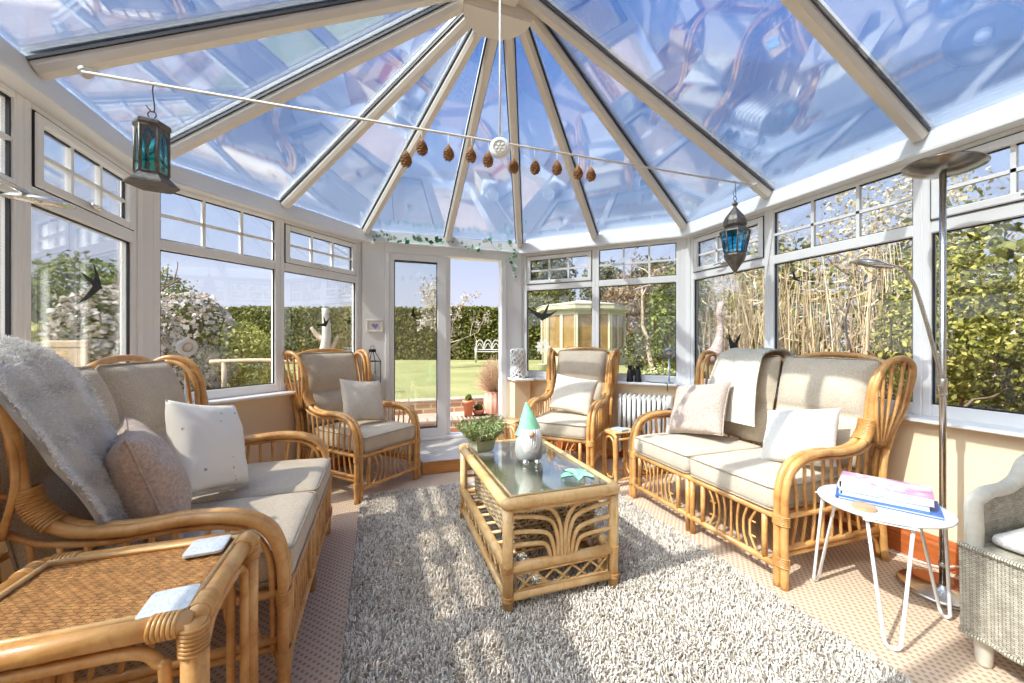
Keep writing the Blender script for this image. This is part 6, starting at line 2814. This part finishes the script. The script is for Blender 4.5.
hedge('side_hedge', 'clipped hedge closing the side of the garden beyond the wooden seat', Vector((-10.5, -7, .16)), Vector((-10.5, 6.5, .16)), .9, .16, 1.75, 9000, .14, 83)
# driftwood post and rail
c = far(325, 6.0, PZ)
dw = gthing('driftwood_post', 'pale gnarled driftwood trunk standing outside the window behind the armchair', 'post', c)
q = MB()
q.tube(crom([(0, 0, 0), (.02, 0, .5), (-.02, 0, .95), (.02, 0, 1.3), (0, .02, 1.75)], 5), list(np.linspace(.12, .05, 21)), 9)
q.build('trunk', M['stone'], dw)
for k, (z, dx, dz) in enumerate(((.8, -.32, .05), (1.05, .2, .28), (.95, .24, .1), (1.25, -.2, .2))):
    q = MB()
    q.tube(crom([(0, 0, z), (dx * .5, .02, z + dz * .3), (dx, .03, z + dz)], 5), list(np.linspace(.055, .025, 11)), 7)
    q.build('branch', M['bark_pale'], dw)
c = far(262, 5.6, PZ)
fn_ = gthing('log_rail', 'weathered log rail in front of the golden shrub', 'rail', c, -YAW)
for x in (-.55, .55):
    q = MB(); q.tube([(x, 0, 0), (x, 0, .95)], .035, 9)
    q.build('post', M['teak'], fn_)
q = MB(); q.tube(crom([(-.75, 0, .93), (0, .0, .95), (.8, 0, .92)], 6), .035, 9)
q.build('rail', M['teak'], fn_)
plant('ornamental_grass', 'tufted olive grass under the log rail', 'shrub', far(268, 5.5, PZ), [(0, 0, .42, .55, .35, .45, 2400)], 'hedge', .09, 81, None, None, .2)
# cushions are eased forward until they only just touch what they lean on
from mathutils.bvhtree import BVHTree


def tree_of(objs):
    vs, ps = [], []
    for o in objs:
        mw = o.matrix_world
        b = len(vs)
        vs += [mw @ v.co for v in o.data.vertices]
        ps += [tuple(b + i for i in p.vertices) for p in o.data.polygons]
    return BVHTree.FromPolygons(vs, ps)


bpy.context.view_layer.update()
seats = [o for o in sc.objects if o.name.startswith('rattan_') and o.parent is None and o.get('group') == 'rattan seating']
parts = []
for s_ in seats:
    for c in s_.children:
        parts.append(c)
        parts += list(c.children)
stree = tree_of([o for o in parts if o.type == 'MESH'])
for o in [o for o in sc.objects if o.name.startswith('scatter_cushion')]:
    nz = (o.matrix_world.to_3x3() @ Vector((0, 0, 1))).normalized()
    nh = Vector((nz.x, nz.y, 0)).normalized()
    home = o.location.copy()
    best = None
    for dn, dz in sorted(((i * .005, j * .005) for i in range(13) for j in range(-3, 11)), key=lambda t: t[0] + abs(t[1]) * 1.3):
        o.location = home + nh * dn + Vector((0, 0, dz))
        bpy.context.view_layer.update()
        if not tree_of([o]).overlap(stree):
            best = 1
            break
    if not best:
        o.location = home
    print('EASE', o.name, best, round(dn, 3), round(dz, 3))

# ---------------------------------------------------------------- light
w = bpy.data.worlds.new('sky')
sc.world = w
w.use_nodes = True
nt = w.node_tree
bg = nt.nodes['Background']
tc = nt.nodes.new('ShaderNodeTexCoord')
sx = nt.nodes.new('ShaderNodeSeparateXYZ')
nt.links.new(tc.outputs['Generated'], sx.inputs[0])
sk = ramp(nt, sx.outputs['Z'], [(0.0, srgb(226, 226, 240)), (.12, srgb(216, 222, 246)), (.35, srgb(168, 194, 240)), (.6, srgb(112, 154, 226)), (1.0, srgb(80, 126, 208))])
mul = N(nt, 'ShaderNodeMix', data_type='RGBA', blend_type='MULTIPLY')
mul.inputs[0].default_value = 1
nt.links.new(sk.outputs[0], mul.inputs[6])
mul.inputs[7].default_value = (SKY, SKY, SKY, 1)
# broad glow added round the unseen sun to fill the room with soft light
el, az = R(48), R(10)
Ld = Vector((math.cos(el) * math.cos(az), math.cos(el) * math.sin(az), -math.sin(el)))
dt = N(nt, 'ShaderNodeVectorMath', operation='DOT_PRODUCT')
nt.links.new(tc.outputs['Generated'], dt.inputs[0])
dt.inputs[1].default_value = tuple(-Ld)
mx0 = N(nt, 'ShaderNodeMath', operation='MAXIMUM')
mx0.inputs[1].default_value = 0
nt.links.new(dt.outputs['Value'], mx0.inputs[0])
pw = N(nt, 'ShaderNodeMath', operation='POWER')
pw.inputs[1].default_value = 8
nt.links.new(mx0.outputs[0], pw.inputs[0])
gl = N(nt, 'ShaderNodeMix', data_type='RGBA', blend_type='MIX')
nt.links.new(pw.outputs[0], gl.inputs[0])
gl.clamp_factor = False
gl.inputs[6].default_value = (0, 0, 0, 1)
gl.inputs[7].default_value = (FILL_GLOW, FILL_GLOW * .985, FILL_GLOW * .94, 1)
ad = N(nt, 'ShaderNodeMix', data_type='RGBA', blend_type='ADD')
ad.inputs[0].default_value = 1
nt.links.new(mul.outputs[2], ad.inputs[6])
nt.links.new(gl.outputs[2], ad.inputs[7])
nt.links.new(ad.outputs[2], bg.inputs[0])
bg.inputs[1].default_value = 1
sun = bpy.data.lights.new('sun', 'SUN')
sun.energy = SUN
sun.angle = R(.6)
sun.color = (1, .93, .82)
so = bpy.data.objects.new('sun', sun)
COL.objects.link(so)
so.rotation_euler = Ld.to_track_quat('-Z', 'Y').to_euler()
so.location = (-8, -2, 9)

sc.view_settings.view_transform = 'Standard'
sc.view_settings.look = 'None'
sc.view_settings.gamma = 1
sc.view_settings.use_curve_mapping = False
sc.view_settings.exposure = EXPO
cy = sc.cycles
cy.max_bounces = 12
cy.diffuse_bounces = 5
cy.glossy_bounces = 4
cy.transmission_bounces = 6
cy.transparent_max_bounces = 24
cy.sample_clamp_indirect = 6
cy.caustics_reflective = False
cy.caustics_refractive = False
